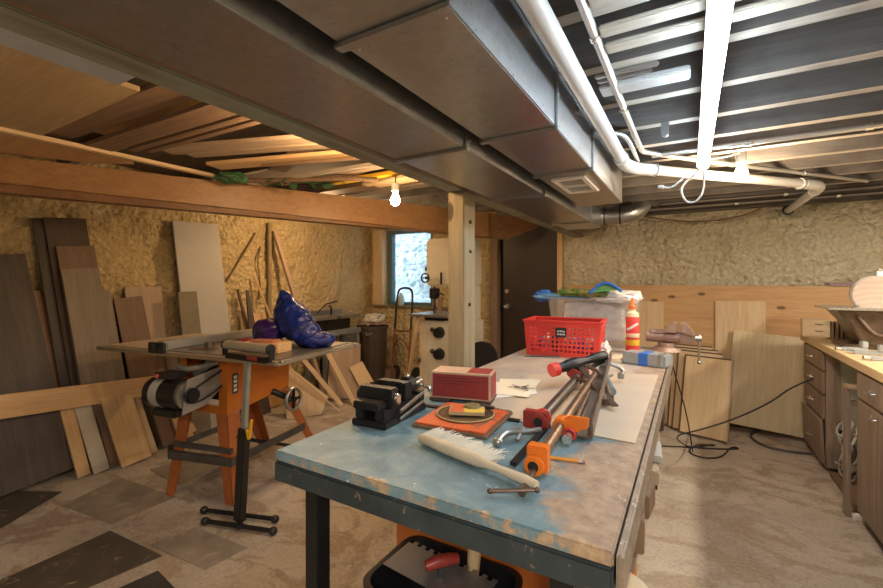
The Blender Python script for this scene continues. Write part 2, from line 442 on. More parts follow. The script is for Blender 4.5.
# diagonal beam on the left and the carrier beam with its post
def beam_obj(name, label, cat, p0, p1, w_, h_, mat, parent=None, group=None, bevel=.004, twist=0):
    """straight timber as an object whose local z runs along it"""
    p0, p1 = Vector(p0), Vector(p1); z = (p1-p0).normalized()
    up = Vector((0,0,1)) if abs(z.z) < .95 else Vector((0,1,0))
    x = up.cross(z).normalized(); y = z.cross(x)
    m = Matrix((x, y, z)).transposed().to_4x4() @ Matrix.Rotation(twist, 4, 'Z')
    L = (p1-p0).length
    b = M().box((-w_/2, -h_/2, 0), (w_/2, h_/2, L))
    o = b.build(name, mat, None, bevel=bevel, local=True)
    o.location = p0; o.rotation_euler = m.to_euler()
    if parent is not None:
        mm = wm(parent).inverted() @ Matrix.Translation(p0) @ m
        o.parent = parent; o.location = mm.to_translation(); o.rotation_euler = mm.to_euler()
    else: tag(o, label, cat, group)
    return o
B0, B1 = Vector((-3.55,-.08,0)), Vector((-1.42,4.36,0))
bd = (B1-B0).normalized(); bn = Vector((bd.y, -bd.x, 0))
bt = thing('ceiling_beam', 'long brown timber beam running diagonally under the stored lumber, tapered at its right end', 'beam', B0 + Vector((0,0,1.715)))
bm = M()
def bsec(p, zb): return [p - bn*.045 + Vector((0,0,zb)), p + bn*.045 + Vector((0,0,zb)), p + bn*.045 + Vector((0,0,1.95)), p - bn*.045 + Vector((0,0,1.95))]
L = (B1-B0).length
a, b_, c = bsec(B0, 1.775), bsec(B0+bd*(L-.42), 1.715), bsec(B1, 1.86)
bm.hexa(a, b_); bm.hexa(b_, c)
bmesh.ops.remove_doubles(bm.b, verts=bm.b.verts, dist=1e-4)
_o = bm.build('beam_timber', None, bt, bevel=0); 
beam_y = wood('beam_long_grain', (.22,.11,.05), (.34,.175,.08), 'y', rough=.5, stain=(.18,.09,.045)); _o.data.materials.append(beam_y)
ld = M(); q0 = B0 + bn*.0455; q1 = B0 + bd*(L*.86) + bn*.0455; tn = bn*.028
ld.hexa([q0+Vector((0,0,1.835)), q0+tn+Vector((0,0,1.835)), q1+tn+Vector((0,0,1.722)), q1+Vector((0,0,1.722))], [q0+Vector((0,0,1.949)), q0+tn+Vector((0,0,1.949)), q1+tn+Vector((0,0,1.949)), q1+Vector((0,0,1.949))])
ld.build('ledger_board', wood('ledger_wood', (.32,.17,.075), (.45,.25,.11), 'y', rough=.4), bt, bevel=.004)

CXL, CXR = -1.06, -.97
cb = thing('carrier_beam', 'weathered greenish timber beam along the left edge of the wide duct', 'beam', (CXL, 1, 1.75))
M().box((CXL, YF+.05, 1.75), (CXR, YB-.2, 1.93)).build('beam_timber', wood('weathered_beam', (.17,.15,.11), (.30,.29,.23), 'y', rough=.85, stain=(.27,.30,.24)), cb, bevel=.004)
M().box((CXR, YF+.05, 1.757), (CXR+.02, YB-.2, 1.775)).build('furring_strip', wood('furring', (.16,.10,.06), (.24,.16,.10), 'y'), cb)
sm = thing('metal_strip', 'pale flat strip lying beside the weathered beam, top left corner', 'strip', (-1.15, .3, 1.755))
M().box((-1.145, -.6, 1.755), (CXL-.003, .47, 1.762)).box((-1.145, -.6, 1.762), (-1.140, .47, 1.79)).build('strip', flat('pale_primer', (.40,.42,.44), .6), sm)

pt = thing('support_post', 'square unpainted wooden post holding up the beam behind the workbench', 'post', (-1.02, 1.93, 0))
M().box((CXL, 1.87, 0), (CXR, 2.0, 1.749)).build('post_timber', W['post_a'], pt, bevel=.005)
for z in (1.6, 1.45, 1.18): M().cyl((CXR, 1.93+.01*math.sin(z*40), z), (CXR+.006, 1.93+.01*math.sin(z*40), z), .009, n=10).build('bolt', iron, pt)

# ducts
def duct(name, label, x0, x1, z0, z1, y0, y1, seams):
    t = thing(name, label, 'duct', ((x0+x1)/2, y1, z0))
    b = M().box((x0, y0, z0), (x1, y1, z1))
    b.build('duct_body', duct_m, t, bevel=.003)
    for y in seams:
        s = M()
        s.box((x0-.004, y-.012, z0-.010), (x1+.004, y+.012, z0-.0005)).box((x1+.0005, y-.012, z0-.010), (x1+.008, y+.012, z1)).box((x0-.008, y-.012, z0-.010), (x0-.0005, y+.012, z1))
        s.build('seam_flange', duct_m, t, bevel=.002)
    for y in seams:
        for q in ((x1-.02, y+.03, z0), (x0+.02, y+.03, z0), (x1, y+.03, z0+.03)):
            M().sph(q, .003, 4).build('screw', brightm, t)
    return t
d1 = duct('air_duct', 'narrow galvanised duct with white register, hung beside the white drain pipe', -.575, -.34, 1.75, 1.93, -1.6, 2.64, [-.6, .60, 1.24, 1.77])
d2 = duct('air_duct', 'wide flat galvanised duct between the weathered beam and the narrower duct', -.868, -.605, 1.715, 1.93, -1.6, 3.5, [-.3, 1.18, 2.0, 3.1])
M().box((-.56, 2.64, 1.76), (-.36, 2.655, 1.92)).build('end_cap', duct_m, d1)
# register on the right duct
v0, v1 = 1.85, 2.18
fr = M(); xa, xb = -.53, -.385
fr.box((xa, v0, 1.738), (xb, v0+.025, 1.7495)).box((xa, v1-.025, 1.738), (xb, v1, 1.7495)).box((xa, v0+.025, 1.738), (xa+.022, v1-.025, 1.7495)).box((xb-.022, v0+.025, 1.738), (xb, v1-.025, 1.7495)).box((xa+.022, (v0+v1)/2-.006, 1.738), (xb-.022, (v0+v1)/2+.006, 1.7495))
rg = fr.build('register_frame', whitep, d1, bevel=.002); tag(rg, 'white register grille')
lv = M()
for i in range(9):
    y = v0+.04+i*.031
    lv.obox(((xa+xb)/2, y, 1.744), (.10, .016, .002), (R(35), 0, 0))
lv.build('louvre', whitep, rg)
# round elbow off the wide duct
el = thing('duct_elbow', 'round ribbed metal duct elbow at the far end of the wide duct', 'duct', (-.55, 3.62, 1.78))
e = M(); cpts = [(-.80,3.505,1.845),(-.80,3.60,1.845),(-.76,3.70,1.845),(-.68,3.76,1.845),(-.56,3.78,1.845),(-.45,3.78,1.845),(-.38,3.80,1.87),(-.34,3.84,1.93)]
e.tube(cpts, .072, 20, smooth=1); e.build('elbow_pipe', duct_m, el, smooth=True)
for a in ((-.62,3.775,1.845),(-.50,3.78,1.845)): M().ring(a, (1,.05,0), .074, .006).build('clamp_band', iron, el, smooth=True)

# white drain pipe
pp = thing('drain_pipe', 'thick white plastic drain pipe running along the duct then turning to the wall', 'pipe', (-.28, 2.35, 1.84))
a = [(-.283,-1.9,1.88),(-.283,2.27,1.88)]; b_ = [(-.235,2.40,1.88),(.66,3.36,1.88)]; c = [(.69,3.46,1.88),(.69,3.9,1.88),(.69,YB-.02,1.88)]
M().tube([a[0], a[1]], .026, 20).build('pipe_run', pvc, pp, smooth=True)
M().tube([b_[0], b_[1]], .026, 20).build('pipe_run', pvc, pp, smooth=True)
M().tube([c[0], c[2]], .026, 20).build('pipe_run', pvc, pp, smooth=True)
M().tube([(-.283,2.16,1.88),(-.283,2.28,1.88),(-.25,2.385,1.88),(-.17,2.47,1.88)], .031, 20, smooth=2).build('pipe_elbow', pvc, pp, smooth=True)
M().tube([(.58,3.275,1.88),(.655,3.355,1.88),(.69,3.45,1.88),(.69,3.56,1.88)], .031, 20, smooth=2).build('pipe_elbow', pvc, pp, smooth=True)
M().ring((.69, YB-.28, 1.88), (0,1,0),   .032, .010).build('rubber_collar', blackp, pp, smooth=True)
for q, ax in (((-.283,2.15,1.88),(0,1,0)), ((-.16,2.48,1.88),(.68,.72,0)), ((.56,3.255,1.88),(.68,.72,0)), ((.69,3.57,1.88),(0,1,0))): M().ring(q, ax, .029, .005).build('pipe_coupling', pvc, pp, smooth=True)

cond = steel('conduit_steel', (.62,.62,.60), .4)
def pipe(name, label, pts, r, mat, sm=1, cat='pipe', group=None, straps=0):
    t = thing(name, label, cat, Vector(pts[0]), 0, group)
    M().tube(pts, r, 10, smooth=sm).build('run', mat, t, smooth=True)
    if straps:
        for i in range(len(pts)-1):
            a, b2 = Vector(pts[i]), Vector(pts[i+1]); n = int((b2-a).length/straps)
            for k in range(1, n+1):
                q = a.lerp(b2, k/(n+1)); s = M(); s.cyl(q - (b2-a).normalized()*.012, q + (b2-a).normalized()*.012, r*1.3, n=10)
                s.build('strap', brightm, t, smooth=True)
    return t
pipe('conduit', 'thin metal conduit running beside the white drain pipe then angling to the right', [(-.215,-1.5,1.938),(-.215,2.22,1.938),(-.19,2.36,1.938),(.97,3.70,1.938)], .012, cond, 2, straps=.6)
pipe('conduit', 'short thin conduit bending out of the joists next to the drain pipe elbow', [(-.33,1.93,1.94),(-.27,1.93,1.93),(-.235,2.0,1.925),(-.237,2.45,1.925)], .009, cond, 2)
pipe('conduit', 'straight metal conduit crossing to the right wall just beyond the tube light', [(-.17,2.405,1.938),(2.25,2.405,1.938)], .012, cond, 0, straps=.45)
pipe('conduit', 'far metal conduit along the back wall under the joists', [(-.30,4.22,1.937),(2.2,4.22,1.937)], .013, flat('dull_pipe',(.22,.20,.18),.5,.6), 0, straps=.7)
pipe('conduit', 'second far pipe along the back wall, lower than the joists', [(-.20,3.95,1.937),(2.2,3.95,1.937)], .013, flat('dull_pipe2',(.17,.15,.14),.5,.6), 0, straps=.9)
pipe('cable', 'brown cable sagging in front of the pale foam wall', [(-.55,4.37,1.952),(-.25,4.48,1.88),(.1,4.52,1.83),(.40,4.48,1.86),(.60,4.37,1.952)], .006, flat('brown_cable',(.13,.08,.05),.6), 2, cat='cable')

# LED tube shop light
tl, nt, p = newmat('tube_light_emitter'); p.inputs['Base Color'].default_value = (1,1,1,1)
p.inputs['Emission Color'].default_value = (.66,.84,1,1); p.inputs['Emission Strength'].default_value = 20
tb = thing('tube_light', 'long bright fluorescent tube fixture hanging under the joists', 'light', (.053, 1.6, 1.86))
M().tube([(.053,.86,1.865),(.053,2.40,1.865)], .023, 16).build('lamp_tube', tl, tb, smooth=True)
M().box((.030,.84,1.888),(.076,2.42,1.915)).build('fixture_body', whitep, tb, bevel=.004)
M().tube([(.053,2.40,1.865),(.053,2.415,1.865)], .028, 16).build('end_cap', whitep, tb, smooth=True)
M().tube([(.053,.86,1.865),(.053,.845,1.865)], .028, 16).build('end_cap', whitep, tb, smooth=True)
for y in (1.1, 2.2): M().tube([(.053,y,1.915),(.053,y,1.96)], .003, 6).build('hanger', brightm, tb)
wc = thing('power_cord', 'white cord looping down from the end of the tube light', 'cord', (.05, 2.45, 1.86))
M().tube([(.053,2.42,1.88),(.03,2.47,1.84),(-.03,2.50,1.80),(-.045,2.5,1.76),(-.02,2.5,1.70),(.03,2.5,1.70),(.06,2.5,1.76),(.055,2.47,1.82),(.053,2.43,1.87)], .005, 8, smooth=2).build('cord', pvc, wc, smooth=True)
M().tube([(.0,2.45,1.85),(-.05,2.46,1.80),(-.09,2.47,1.775),(-.12,2.47,1.785)], .005, 8, smooth=2).cyl((-.12,2.47,1.785),(-.145,2.47,1.79),.011,.008).build('plug', pvc, wc, smooth=True)
pipe('cord', 'white cord running from the tube light to the bare bulb', [(.06,2.43,1.90),(.10,2.47,1.90),(.17,2.53,1.92),(.21,2.59,1.945)], .005, pvc, 2, cat='cord')

# bare bulbs
bl, nt, p = newmat('bulb_emitter'); p.inputs['Emission Color'].default_value = (1,.72,.42,1); p.inputs['Emission Strength'].default_value = 60
def bulb(loc, label, power, top, col=(1,.62,.30)):
    t = thing('light_bulb', label, 'light bulb', loc); x, y, z = loc
    M().lathe((x,y,z), (0,0,-1), [(.012,-.05),(.013,-.03),(.022,-.012),(.030,.008),(.030,.02),(.022,.038),(.008,.046)], 20).build('glass_bulb', bl, t, smooth=True)
    M().lathe((x,y,z), (0,0,-1), [(.02,-.09),(.024,-.085),(.024,-.045),(.016,-.040)], 16).build('lamp_holder', whitep, t, smooth=True)
    if top - z > .1: M().tube([(x,y,z+.09),(x+.01,y,(z+top)/2+.04),(x,y,top)], .004, 6, smooth=1).build('cord', blackp, t, smooth=True)
    l = bpy.data.lights.new('bulb_glow', 'POINT'); l.energy = power; l.color = col; l.shadow_soft_size = .035
    o = bpy.data.objects.new('bulb_glow', l); scene.collection.objects.link(o); o.parent = t; o.location = (0,0,-.075)
bulb((.225, 2.66, 1.865), 'bare bulb glowing beside the end of the tube light', 18, 1.95, (1,.74,.48))
bulb((-1.57, 2.11, 1.81), 'bare bulb glowing above the brown beam left of the post', 4.5, 2.12)
bulb((-1.35, 1.29, 1.93), 'bare bulb hanging under the stored lumber, hidden behind the beam edge', 13, 2.03)
bulb((-3.05, 3.0, 1.955), 'unseen bare bulb added near the left wall beyond the brown beam', 18, 2.07)  # hidden bulb added to brighten the left foam wall
# ================================================================ SHEETS AND BOARDS LEANING ON THE LEFT WALL
def board(name, label, cat, w_, h_, t_, mat, loc, yaw, lean, roll=0, group=None, pts=None, bevel=.0015):
    """upright sheet: local x = width, y = thickness, z = height; leans back along +y by lean degrees, rolled in its own plane"""
    m = M()
    if pts: m.prism([(x, -t_/2, z) for x, z in pts], (0, t_, 0))
    else: m.box((-w_/2, -t_/2, 0), (w_/2, t_/2, h_))
    o = m.build(name, mat, None, bevel=bevel, local=True)
    mm = Matrix.Translation(Vector(loc)) @ Matrix.Rotation(R(yaw), 4, 'Z') @ Matrix.Rotation(R(-lean), 4, 'X') @ Matrix.Rotation(R(roll), 4, 'Y')
    o.location = mm.to_translation(); o.rotation_euler = mm.to_euler()
    lo = min((mm @ v.co).z for v in o.data.vertices)
    o.location.z -= lo - loc[2]
    return tag(o, label, cat, group)
def onleft(name, label, y0, y1, h, t_, foot, top, mat, roll=0, base=0, cat='board', pts=None, yaw=0):
    """board leaning on the left wall; foot/top = distance of its centre from the wall at bottom and top"""
    lean = math.degrees(math.asin(max(-1, min(1, (foot-top)/h))))
    if name in ('board','sheet'): y0 += h*math.sin(R(-roll)); y1 += h*math.sin(R(-roll))
    return board(name, label, cat, y1-y0, h, t_, mat, (XL+foot, (y0+y1)/2, base), 90+yaw, lean, roll, pts=pts)
onleft('sheet', 'large dark brown sheet leaning at the far left edge of the view', .50, 1.04, 1.47, .018, .40, .075, W['walnut2'], roll=-6)
onleft('board', 'narrow rusty orange board standing behind the dark sheet at far left', 1.08, 1.17, 1.25, .018, .26, .05, W['beam'], roll=-3)
onleft('board', 'tallest dark brown board leaning on the yellow foam wall', 1.13, 1.37, 1.76, .018, .30, .07, W['walnut'], roll=-5)
onleft('board', 'second dark board, its edge showing left of the tallest dark board', 1.08, 1.22, 1.75, .018, .27, .045, W['walnut2'], roll=-5)
onleft('board', 'dark reddish brown board leaning in front of the tallest dark board', 1.18, 1.40, 1.56, .018, .345, .13, W['brown'], roll=-5)
onleft('board', 'long grey brown board leaning in front of the dark boards', 1.19, 1.41, 1.40, .018, .39, .18, W['greyb'], roll=-5)
onleft('board', 'thin grey board showing right of the long grey brown board', 1.39, 1.48, 1.24, .018, .36, .18, W['greyb'], roll=-5)
onleft('board', 'pale brown board standing behind the mid brown one', 1.63, 1.90, 1.26, .018, .22, .045, W['pinkb'], roll=-1)
onleft('board', 'mid brown board leaning left of the olive board', 1.54, 1.74, 1.18, .018, .27, .08, W['brown'], roll=-6)
onleft('board', 'dark board standing between the grey brown and the mid brown boards', 1.56, 1.72, .98, .018, .22, .05, W['walnut'], roll=-3)
onleft('board', 'wide grey white board, tallest behind the table saw', 1.99, 2.40, 1.84, .018, .30, .045, W['white_b'], roll=-2)
onleft('board', 'short olive board leaning at the foot of the grey white board', 1.97, 2.13, 1.22, .018, .36, .17, W['olive'], roll=-1)
onleft('board', 'brown board low between the pale and grey white boards', 1.88, 2.02, .80, .018, .36, .12, W['pinkb'], roll=-2)
# short offcuts below the long pine board
onleft('offcut', 'narrow tan offcut at the left end of the short row', 1.19, 1.26, .50, .02, .46, 0.310, W['pine_z'], roll=-6)
onleft('offcut', 'whitish offcut second in the short row under the pine board', 1.27, 1.36, .50, .018, .48, 0.320, flat('whitish_board',(.50,.45,.36),.6), roll=-7)
onleft('offcut', 'brown offcut third in the short row under the pine board', 1.37, 1.48, .49, .018, .46, 0.310, W['brown'], roll=-6)
onleft('offcut', 'orange tan offcut in front in the short row', 1.41, 1.60, .50, .018, .53, 0.360, W['pine_z'], roll=-7)
onleft('offcut', 'pale offcut right of the orange tan one', 1.60, 1.68, .46, .018, .45, 0.300, W['ply_pale'], roll=-8)
onleft('offcut', 'brown offcut leaning behind the saw leg', 1.74, 1.88, .44, .018, .40, 0.280, W['brown'], roll=-8)
onleft('offcut', 'yellow offcut at the right end of the short row', 1.86, 1.97, .48, .018, .42, 0.280, W['pine_z'], roll=-10)
onleft('offcut', 'small plywood piece behind the motor', 1.80, 2.02, .62, .018, .38, .13, W['ply_pale'], roll=-14)
pb0, pb1 = Vector((-3.60, .25, .575)), Vector((-3.56, 1.86, .485))
beam_obj('pine_board', 'long knotty pine board laid on edge across the short offcuts', 'board', pb0, pb1, .028, .145, wood('pine_long', (.60,.36,.16), (.74,.50,.26), 'z', knots=3), bevel=.003)

# behind the saw: sticks and scraps leaning on the left wall
def lp(u, v, off): return P(u, v, X=XL+off)
beam_obj('stick', 'long square pine stick leaning on the foam wall behind the blue bag', 'stick', Vector((-3.45, 3.36, .02)), Vector((XL+.07, 3.02, 1.84)), .035, .045, W['pinkb'])
beam_obj('stick', 'thin stick leaning left of the long square pine stick', 'stick', Vector((-3.52, 3.14, .02)), Vector((XL+.06, 2.78, 1.36)), .018, .02, W['pine_z'])
beam_obj('stick', 'short thin pointed stick left of the blue bag', 'stick', Vector((-3.60, 2.75, .02)), Vector((XL+.06, 2.60, 1.22)), .03, .02, W['mould'])
onleft('offcut', 'tan offcut upright behind the saw fence', 2.58, 2.74, 1.02, .018, .28, .06, W['ply_pale'], roll=2)
onleft('offcut', 'dark triangular offcut behind the saw fence', 0, 0, 1.23, .018, .30, .07, W['walnut2'], pts=[(-.08,0),(.10,0),(.02,1.23),(-.01,1.23)], base=0)
onleft('offcut', 'tan offcut upright left of the blue bag', 2.80, 2.98, .98, .018, .24, .06, W['pine_z'], roll=-4)
for o in scene.objects:
    if o.get('label') == 'dark triangular offcut behind the saw fence': o.location.y = 2.66; o.location.x += .05
run_brown = flat('wall_cable_brown', (.16,.12,.07), .8)  # dull dark brown of the thin cables on the foam
def wallrun(label, pts, r, name='wall_pipe', mat=None):
    o = M().tube(pts, r, 10, smooth=1).build(name, mat or run_brown, None, smooth=True); tag(o, label, 'pipe'); return o
wallrun('dull metal pipe running up the foam wall behind the blue bag', [(XL+.045,2.98,.9),(XL+.045,2.98,1.92)], .022, 'wall_pipe', flat('foam_covered_pipe',(.25,.19,.10),.7,bump=.5))
wallrun('old cable buried in the foam left of the wall pipe', [(XL+.035,2.50,1.30),(XL+.035,2.62,1.48),(XL+.035,2.76,1.70),(XL+.03,2.82,1.80)], .008, 'wall_cable')
wallrun('thin cable curving down the foam wall left of the pipe', [(XL+.03,2.88,1.66),(XL+.03,2.84,1.5),(XL+.03,2.88,1.3),(XL+.03,2.86,1.1)], .007, 'wall_cable')

# ================================================================ OFFCUTS ON THE FLOOR AT THE BACK LEFT
def lay(name, label, u, v, yaw, w_, l_, t_, mat, cat='offcut', z=0, group=None):
    p = P(u, v, z=z) if not isinstance(u, Vector) else u
    m = M().box((-w_/2, -l_/2, 0), (w_/2, l_/2, t_)); o = m.build(name, mat, None, bevel=.001, local=True)
    o.location = (p.x, p.y, z + .001); o.rotation_euler = (0, 0, R(yaw)); return tag(o, label, cat, group)
board('offcut', 'large pale grey plywood piece leaning on the jointer stand', 'board', .34, .62, .016, W['pinkb'], (-3.25, 3.42, 0), 55, 24, 8)
board('offcut', 'narrow tan strip leaning against the pale grey plywood piece', 'stick', .05, .70, .014, W['ply_pale'], (-3.02, 3.36, 0), 45, 26, -26)
board('offcut', 'second narrow strip leaning beside the first tan strip', 'stick', .045, .66, .014, W['ply_pale'], (-3.10, 3.25, 0), 45, 22, -38)
board('offcut', 'square tan offcut leaning at the right of the heap', 'offcut', .16, .42, .016, W['pine_light'], (-2.98, 3.62, 0), 50, 30, -24)
board('offcut', 'wedge shaped plywood scrap standing behind the saw leg', 'offcut', .3, .4, .014, W['ply_pale'], (-3.16, 2.86, 0), 60, 20, 0, pts=[(-.2,0),(.12,0),(.2,.16),(-.05,.40),(-.2,.52)])
beam_obj('stick', 'thin strip leaning diagonally from the saw to the heap of offcuts', 'stick', Vector((-2.98, 3.10, .012)), Vector((-3.35, 2.6, .62)), .035, .014, W['ply_pale'])
lay('offcut', 'flat pale board lying on the floor before the trash can', 372, 389, 20, .16, .36, .02, W['pine_light'])
lay('offcut', 'small plywood offcut lying flat by the saw leg', 312, 402, 60, .12, .22, .012, W['ply_pale'])
lay('offcut', 'small tan offcut lying flat between saw and workbench', 338, 397, 10, .10, .26, .014, W['ply_pale'])
lay('offcut', 'dark thin strip lying on the floor near the wood block', 371, 386, 60, .03, .30, .012, W['brown'])
# solid wood block and the yellow tape measure
p = P(384, 381, z=0)
wb = M().box((-.10,-.09,0),(.10,.09,.17)).build('wood_block', W['mould'], None, bevel=.006, local=True); wb.location = (p.x, p.y+.04, 0); wb.rotation_euler = (0,0,R(-20))
tag(wb, 'solid brown wood block standing on the floor before the hand truck', 'block')
p = P(366, 383, z=0); tm = thing('tape_measure', 'small yellow tape measure on the floor by the wood block', 'tape measure', (p.x, p.y, 0), .4)
M().cyl((0,-.02,.04),(0,.02,.04),.04,n=18).build('case', yellowp, tm, smooth=True, local=True)
M().box((-.03,-.022,.0),(.06,.022,.012)).build('base', blackp, tm, local=True)
M().cyl((0,-.023,.04),(0,-.0201,.04),.025,n=16).build('side_label', blackp, tm, local=True)

# ================================================================ LUMBER STORED OVERHEAD
def over(name, label, u0, v0, u1, v1, w_, t_, mat, z=1.955, cat='board'):
    a = P(u0, v0, z=z); c = P(u1, v1, z=z); h = Vector((0,0,t_/2+.001))
    return beam_obj(name, label, cat, a+h, c+h, w_, t_, mat)
ov = M(); ov.box((-2.62,.22,1.962),(-1.66,.745,1.98))
o = ov.build('plywood_sheet', wood('overhead_ply', (.38,.27,.14), (.48,.35,.20), 'x', sc=.6, knots=3), None, bevel=.001); tag(o, 'plywood sheet stored flat overhead at the far left', 'board')
ov = M(); ov.prism([(-2.75,.35,1.956),(-2.56,.62,1.956),(-2.70,1.18,1.956),(-2.90,1.02,1.956),(-3.2,.35,1.956)], (0,0,.02)); o = ov.build('wide_board', W['ply'], None); tag(o, 'wide tan board on top of the brown beam at far left', 'board')
o = beam_obj('long_strip', 'long thin pale strip lying along the top of the lumber beside the beam', 'stick', (-2.56,.30,1.952), (-2.60,1.92,1.965), .045, .02, W['pine_light'])
rr = [('dark panelled board, first overhead beyond the plywood sheet', (-2.60,.80),(-1.10,.86), .13, .022, 'mould', 1.985),
 ('dark moulding board overhead, beneath the first one', (-2.62,.96),(-1.10,1.00), .12, .018, 'mould', 1.962),
 ('narrow ridged moulding overhead at the edge of the dark boards', (-2.45,1.06),(-1.10,1.09), .045, .02, 'mould', 1.96),
 ('ridged moulding overhead, second at the edge of the dark boards', (-2.40,1.115),(-1.10,1.145), .04, .018, 'mould', 1.96),
 ('greyish moulding board overhead in the lamp glow', (-2.32,1.16),(-1.10,1.56), .085, .02, 'mould_l', 1.965),
 ('second greyish moulding board overhead, right of the first', (-2.30,1.27),(-1.10,1.67), .075, .02, 'mould_l', 1.966),
 ('wide yellow plank overhead in the lamp glow', (-2.40,1.46),(-1.10,1.82), .12, .02, 'pine_z', 1.962),
 ('thin dark strip overhead on the yellow plank', (-2.1,1.56),(-1.10,1.86), .02, .012, 'mould', 1.948),
 ('light wood strip poking down among the overhead lumber', (-2.44,1.86),(-1.10,1.90), .035, .02, 'lath', 1.955),
 ('tan board overhead left of the yellow level', (-2.5,1.99),(-1.10,1.99), .07, .022, 'mould_l', 1.975),
 ('pale tan board overhead right of the yellow level', (-1.95,2.27),(-1.10,2.20), .06, .022, 'ply_pale', 1.958),
 ('second pale tan board overhead beside the first', (-1.90,2.34),(-1.10,2.28), .05, .022, 'ply_pale', 1.958),
 ('dark plank overhead behind the green cloth', (-2.5,2.42),(-1.10,2.40), .14, .03, 'mould', 1.985),
 ('dark plank overhead nearest the bare bulb', (-2.4,2.60),(-1.10,2.54), .10, .03, 'old_z', 1.985)]
for lab, a, c, w_, t_, mt, z in rr:
    beam_obj('stored_board', lab, 'board', (a[0],a[1],z+t_/2), (c[0],c[1],z+t_/2), w_, t_, W[mt])
for k, (x0, y0, x1, y1, z, w_) in enumerate([(-2.5,1.25,-1.1,1.9,2.02,.10),(-2.4,1.9,-1.1,1.3,2.045,.12),(-2.6,1.0,-1.1,1.05,2.06,.14),(-2.3,2.3,-1.1,1.9,2.04,.09)]):
    beam_obj('stored_board', ['upper brown board crossing above the greyish mouldings','upper dark board slanting above the yellow plank','topmost wide board in the overhead stack','upper board crossing above the yellow level'][k], 'board', (x0,y0,z), (x1,y1,z), w_, .018, [W['mould_l'],W['mould'],W['pine_z'],W['mould']][k])
lv_ = thing('spirit_level', 'yellow spirit level stored among the overhead boards', 'level', (-1.7,2.1,1.955))
M().box((-2.10,2.085,1.955),(-1.45,2.14,1.98)).build('level_body', yellowp, lv_, bevel=.002)
for x in (-2.0,-1.78,-1.55): M().cyl((x,2.112,1.9545),(x,2.112,1.9548),.012,n=12).build('vial_window', blackp, lv_)
pl = M().tube([(-2.50,1.70,1.945),(-2.2,1.86,1.947),(-1.85,2.02,1.95),(-1.7,2.10,1.935)], .016, 12, smooth=1).build('round_pole', W['mould'], None, smooth=True); tag(pl, 'round brown pole lying under the overhead boards', 'pole')
greenc = flat('green_cloth', (.06,.16,.07), .7, var=.3)
def crumple(name, label, cat, c, r, mat, seed, sz=(1,1,.4)):
    m = M(); bmesh.ops.create_icosphere(m.b, subdivisions=4, radius=1)
    for v in m.b.verts:
        p = v.co.copy(); n = noise.noise(p*2.2+Vector((seed,0,0)))*.5 + noise.noise(p*5+Vector((0,seed,0)))*.28
        q = p*(1+n); v.co = Vector(c) + Vector((q.x*r*sz[0], q.y*r*sz[1], q.z*r*sz[2]))
    return tag(m.build(name, mat, None, smooth=True), label, cat)
crumple('green_cloth', 'crumpled green cloth drooping from the overhead lumber onto the beam', 'cloth', (-2.47,1.62,1.945), .085, greenc, 4, (1.1,.9,.35))
gv = thing('artificial_vine', 'dark green artificial vine lying on the beam among the lumber', 'plant', (-2.2,1.92,1.93))
random.seed(4)
M().tube([(-2.36,1.78,1.94),(-2.26,1.87,1.95),(-2.14,1.96,1.94),(-2.04,2.05,1.945)], .004, 6, smooth=1).build('vine_stem', greenc, gv)
lf = M()
for i in range(46):
    t = random.random(); c = Vector((-2.36+t*.32+random.uniform(-.05,.05), 1.78+t*.27+random.uniform(-.04,.04), 1.935+random.uniform(-.02,.02)))
    a = random.uniform(0,6.28); d = Vector((math.cos(a), math.sin(a), random.uniform(-.5,.3))); s = Vector((-d.y, d.x, random.uniform(-.4,.4))); k = random.uniform(.022,.042)
    lf.quad([c - d*k, c + s*k*.6, c + d*k, c - s*k*.6])
tag(lf.build('leaves', flat('vine_leaf', (.04,.12,.05), .6, var=.3), gv), kind='stuff')

# laths and strips tucked under the joists at the right
def lath(label, x0, x1, y, w_=.05, t_=.012, z=1.936, mat='lath', dy=0, name='lath'):
    beam_obj(name, label, 'board', (x0,y,z), (x1,y+dy,z), w_, t_, W[mat] if isinstance(mat, str) else mat)
lath('wide whitish board fixed under the joists, its cut end left of the tube light', -.26, 0.0, 1.50, .075, .018, 1.938, flat('white_board',(.46,.45,.43),.6))
lath('grey metal channel under the joists left of the tube light', -.26, -.08, 1.40, .022, .012, 1.942, greym, name='metal_channel')
lath('second grey metal channel beside the first', -.26, -.10, 1.435, .018, .012, 1.942, greym, name='metal_channel')
lath('pale lath under the joists above the start of the conduit', -.20, .35, 1.14, .05)
lath('second pale lath under the joists, behind the tube light', -.20, .35, 1.23, .05)
lath('pale lath nearest the camera under the joists', -.20, .35, 1.00, .05)
br = thing('joist_bracket', 'small metal bracket hanging from a joist left of the tube light', 'bracket', (-.09,1.93,1.88))
M().box((-.105,1.955,1.90),(-.075,1.958,1.95)).build('bracket_plate', greym, br)
M().cyl((-.09,1.95,1.90),(-.09,1.965,1.90),.012,n=12).build('bracket_pin', greym, br)

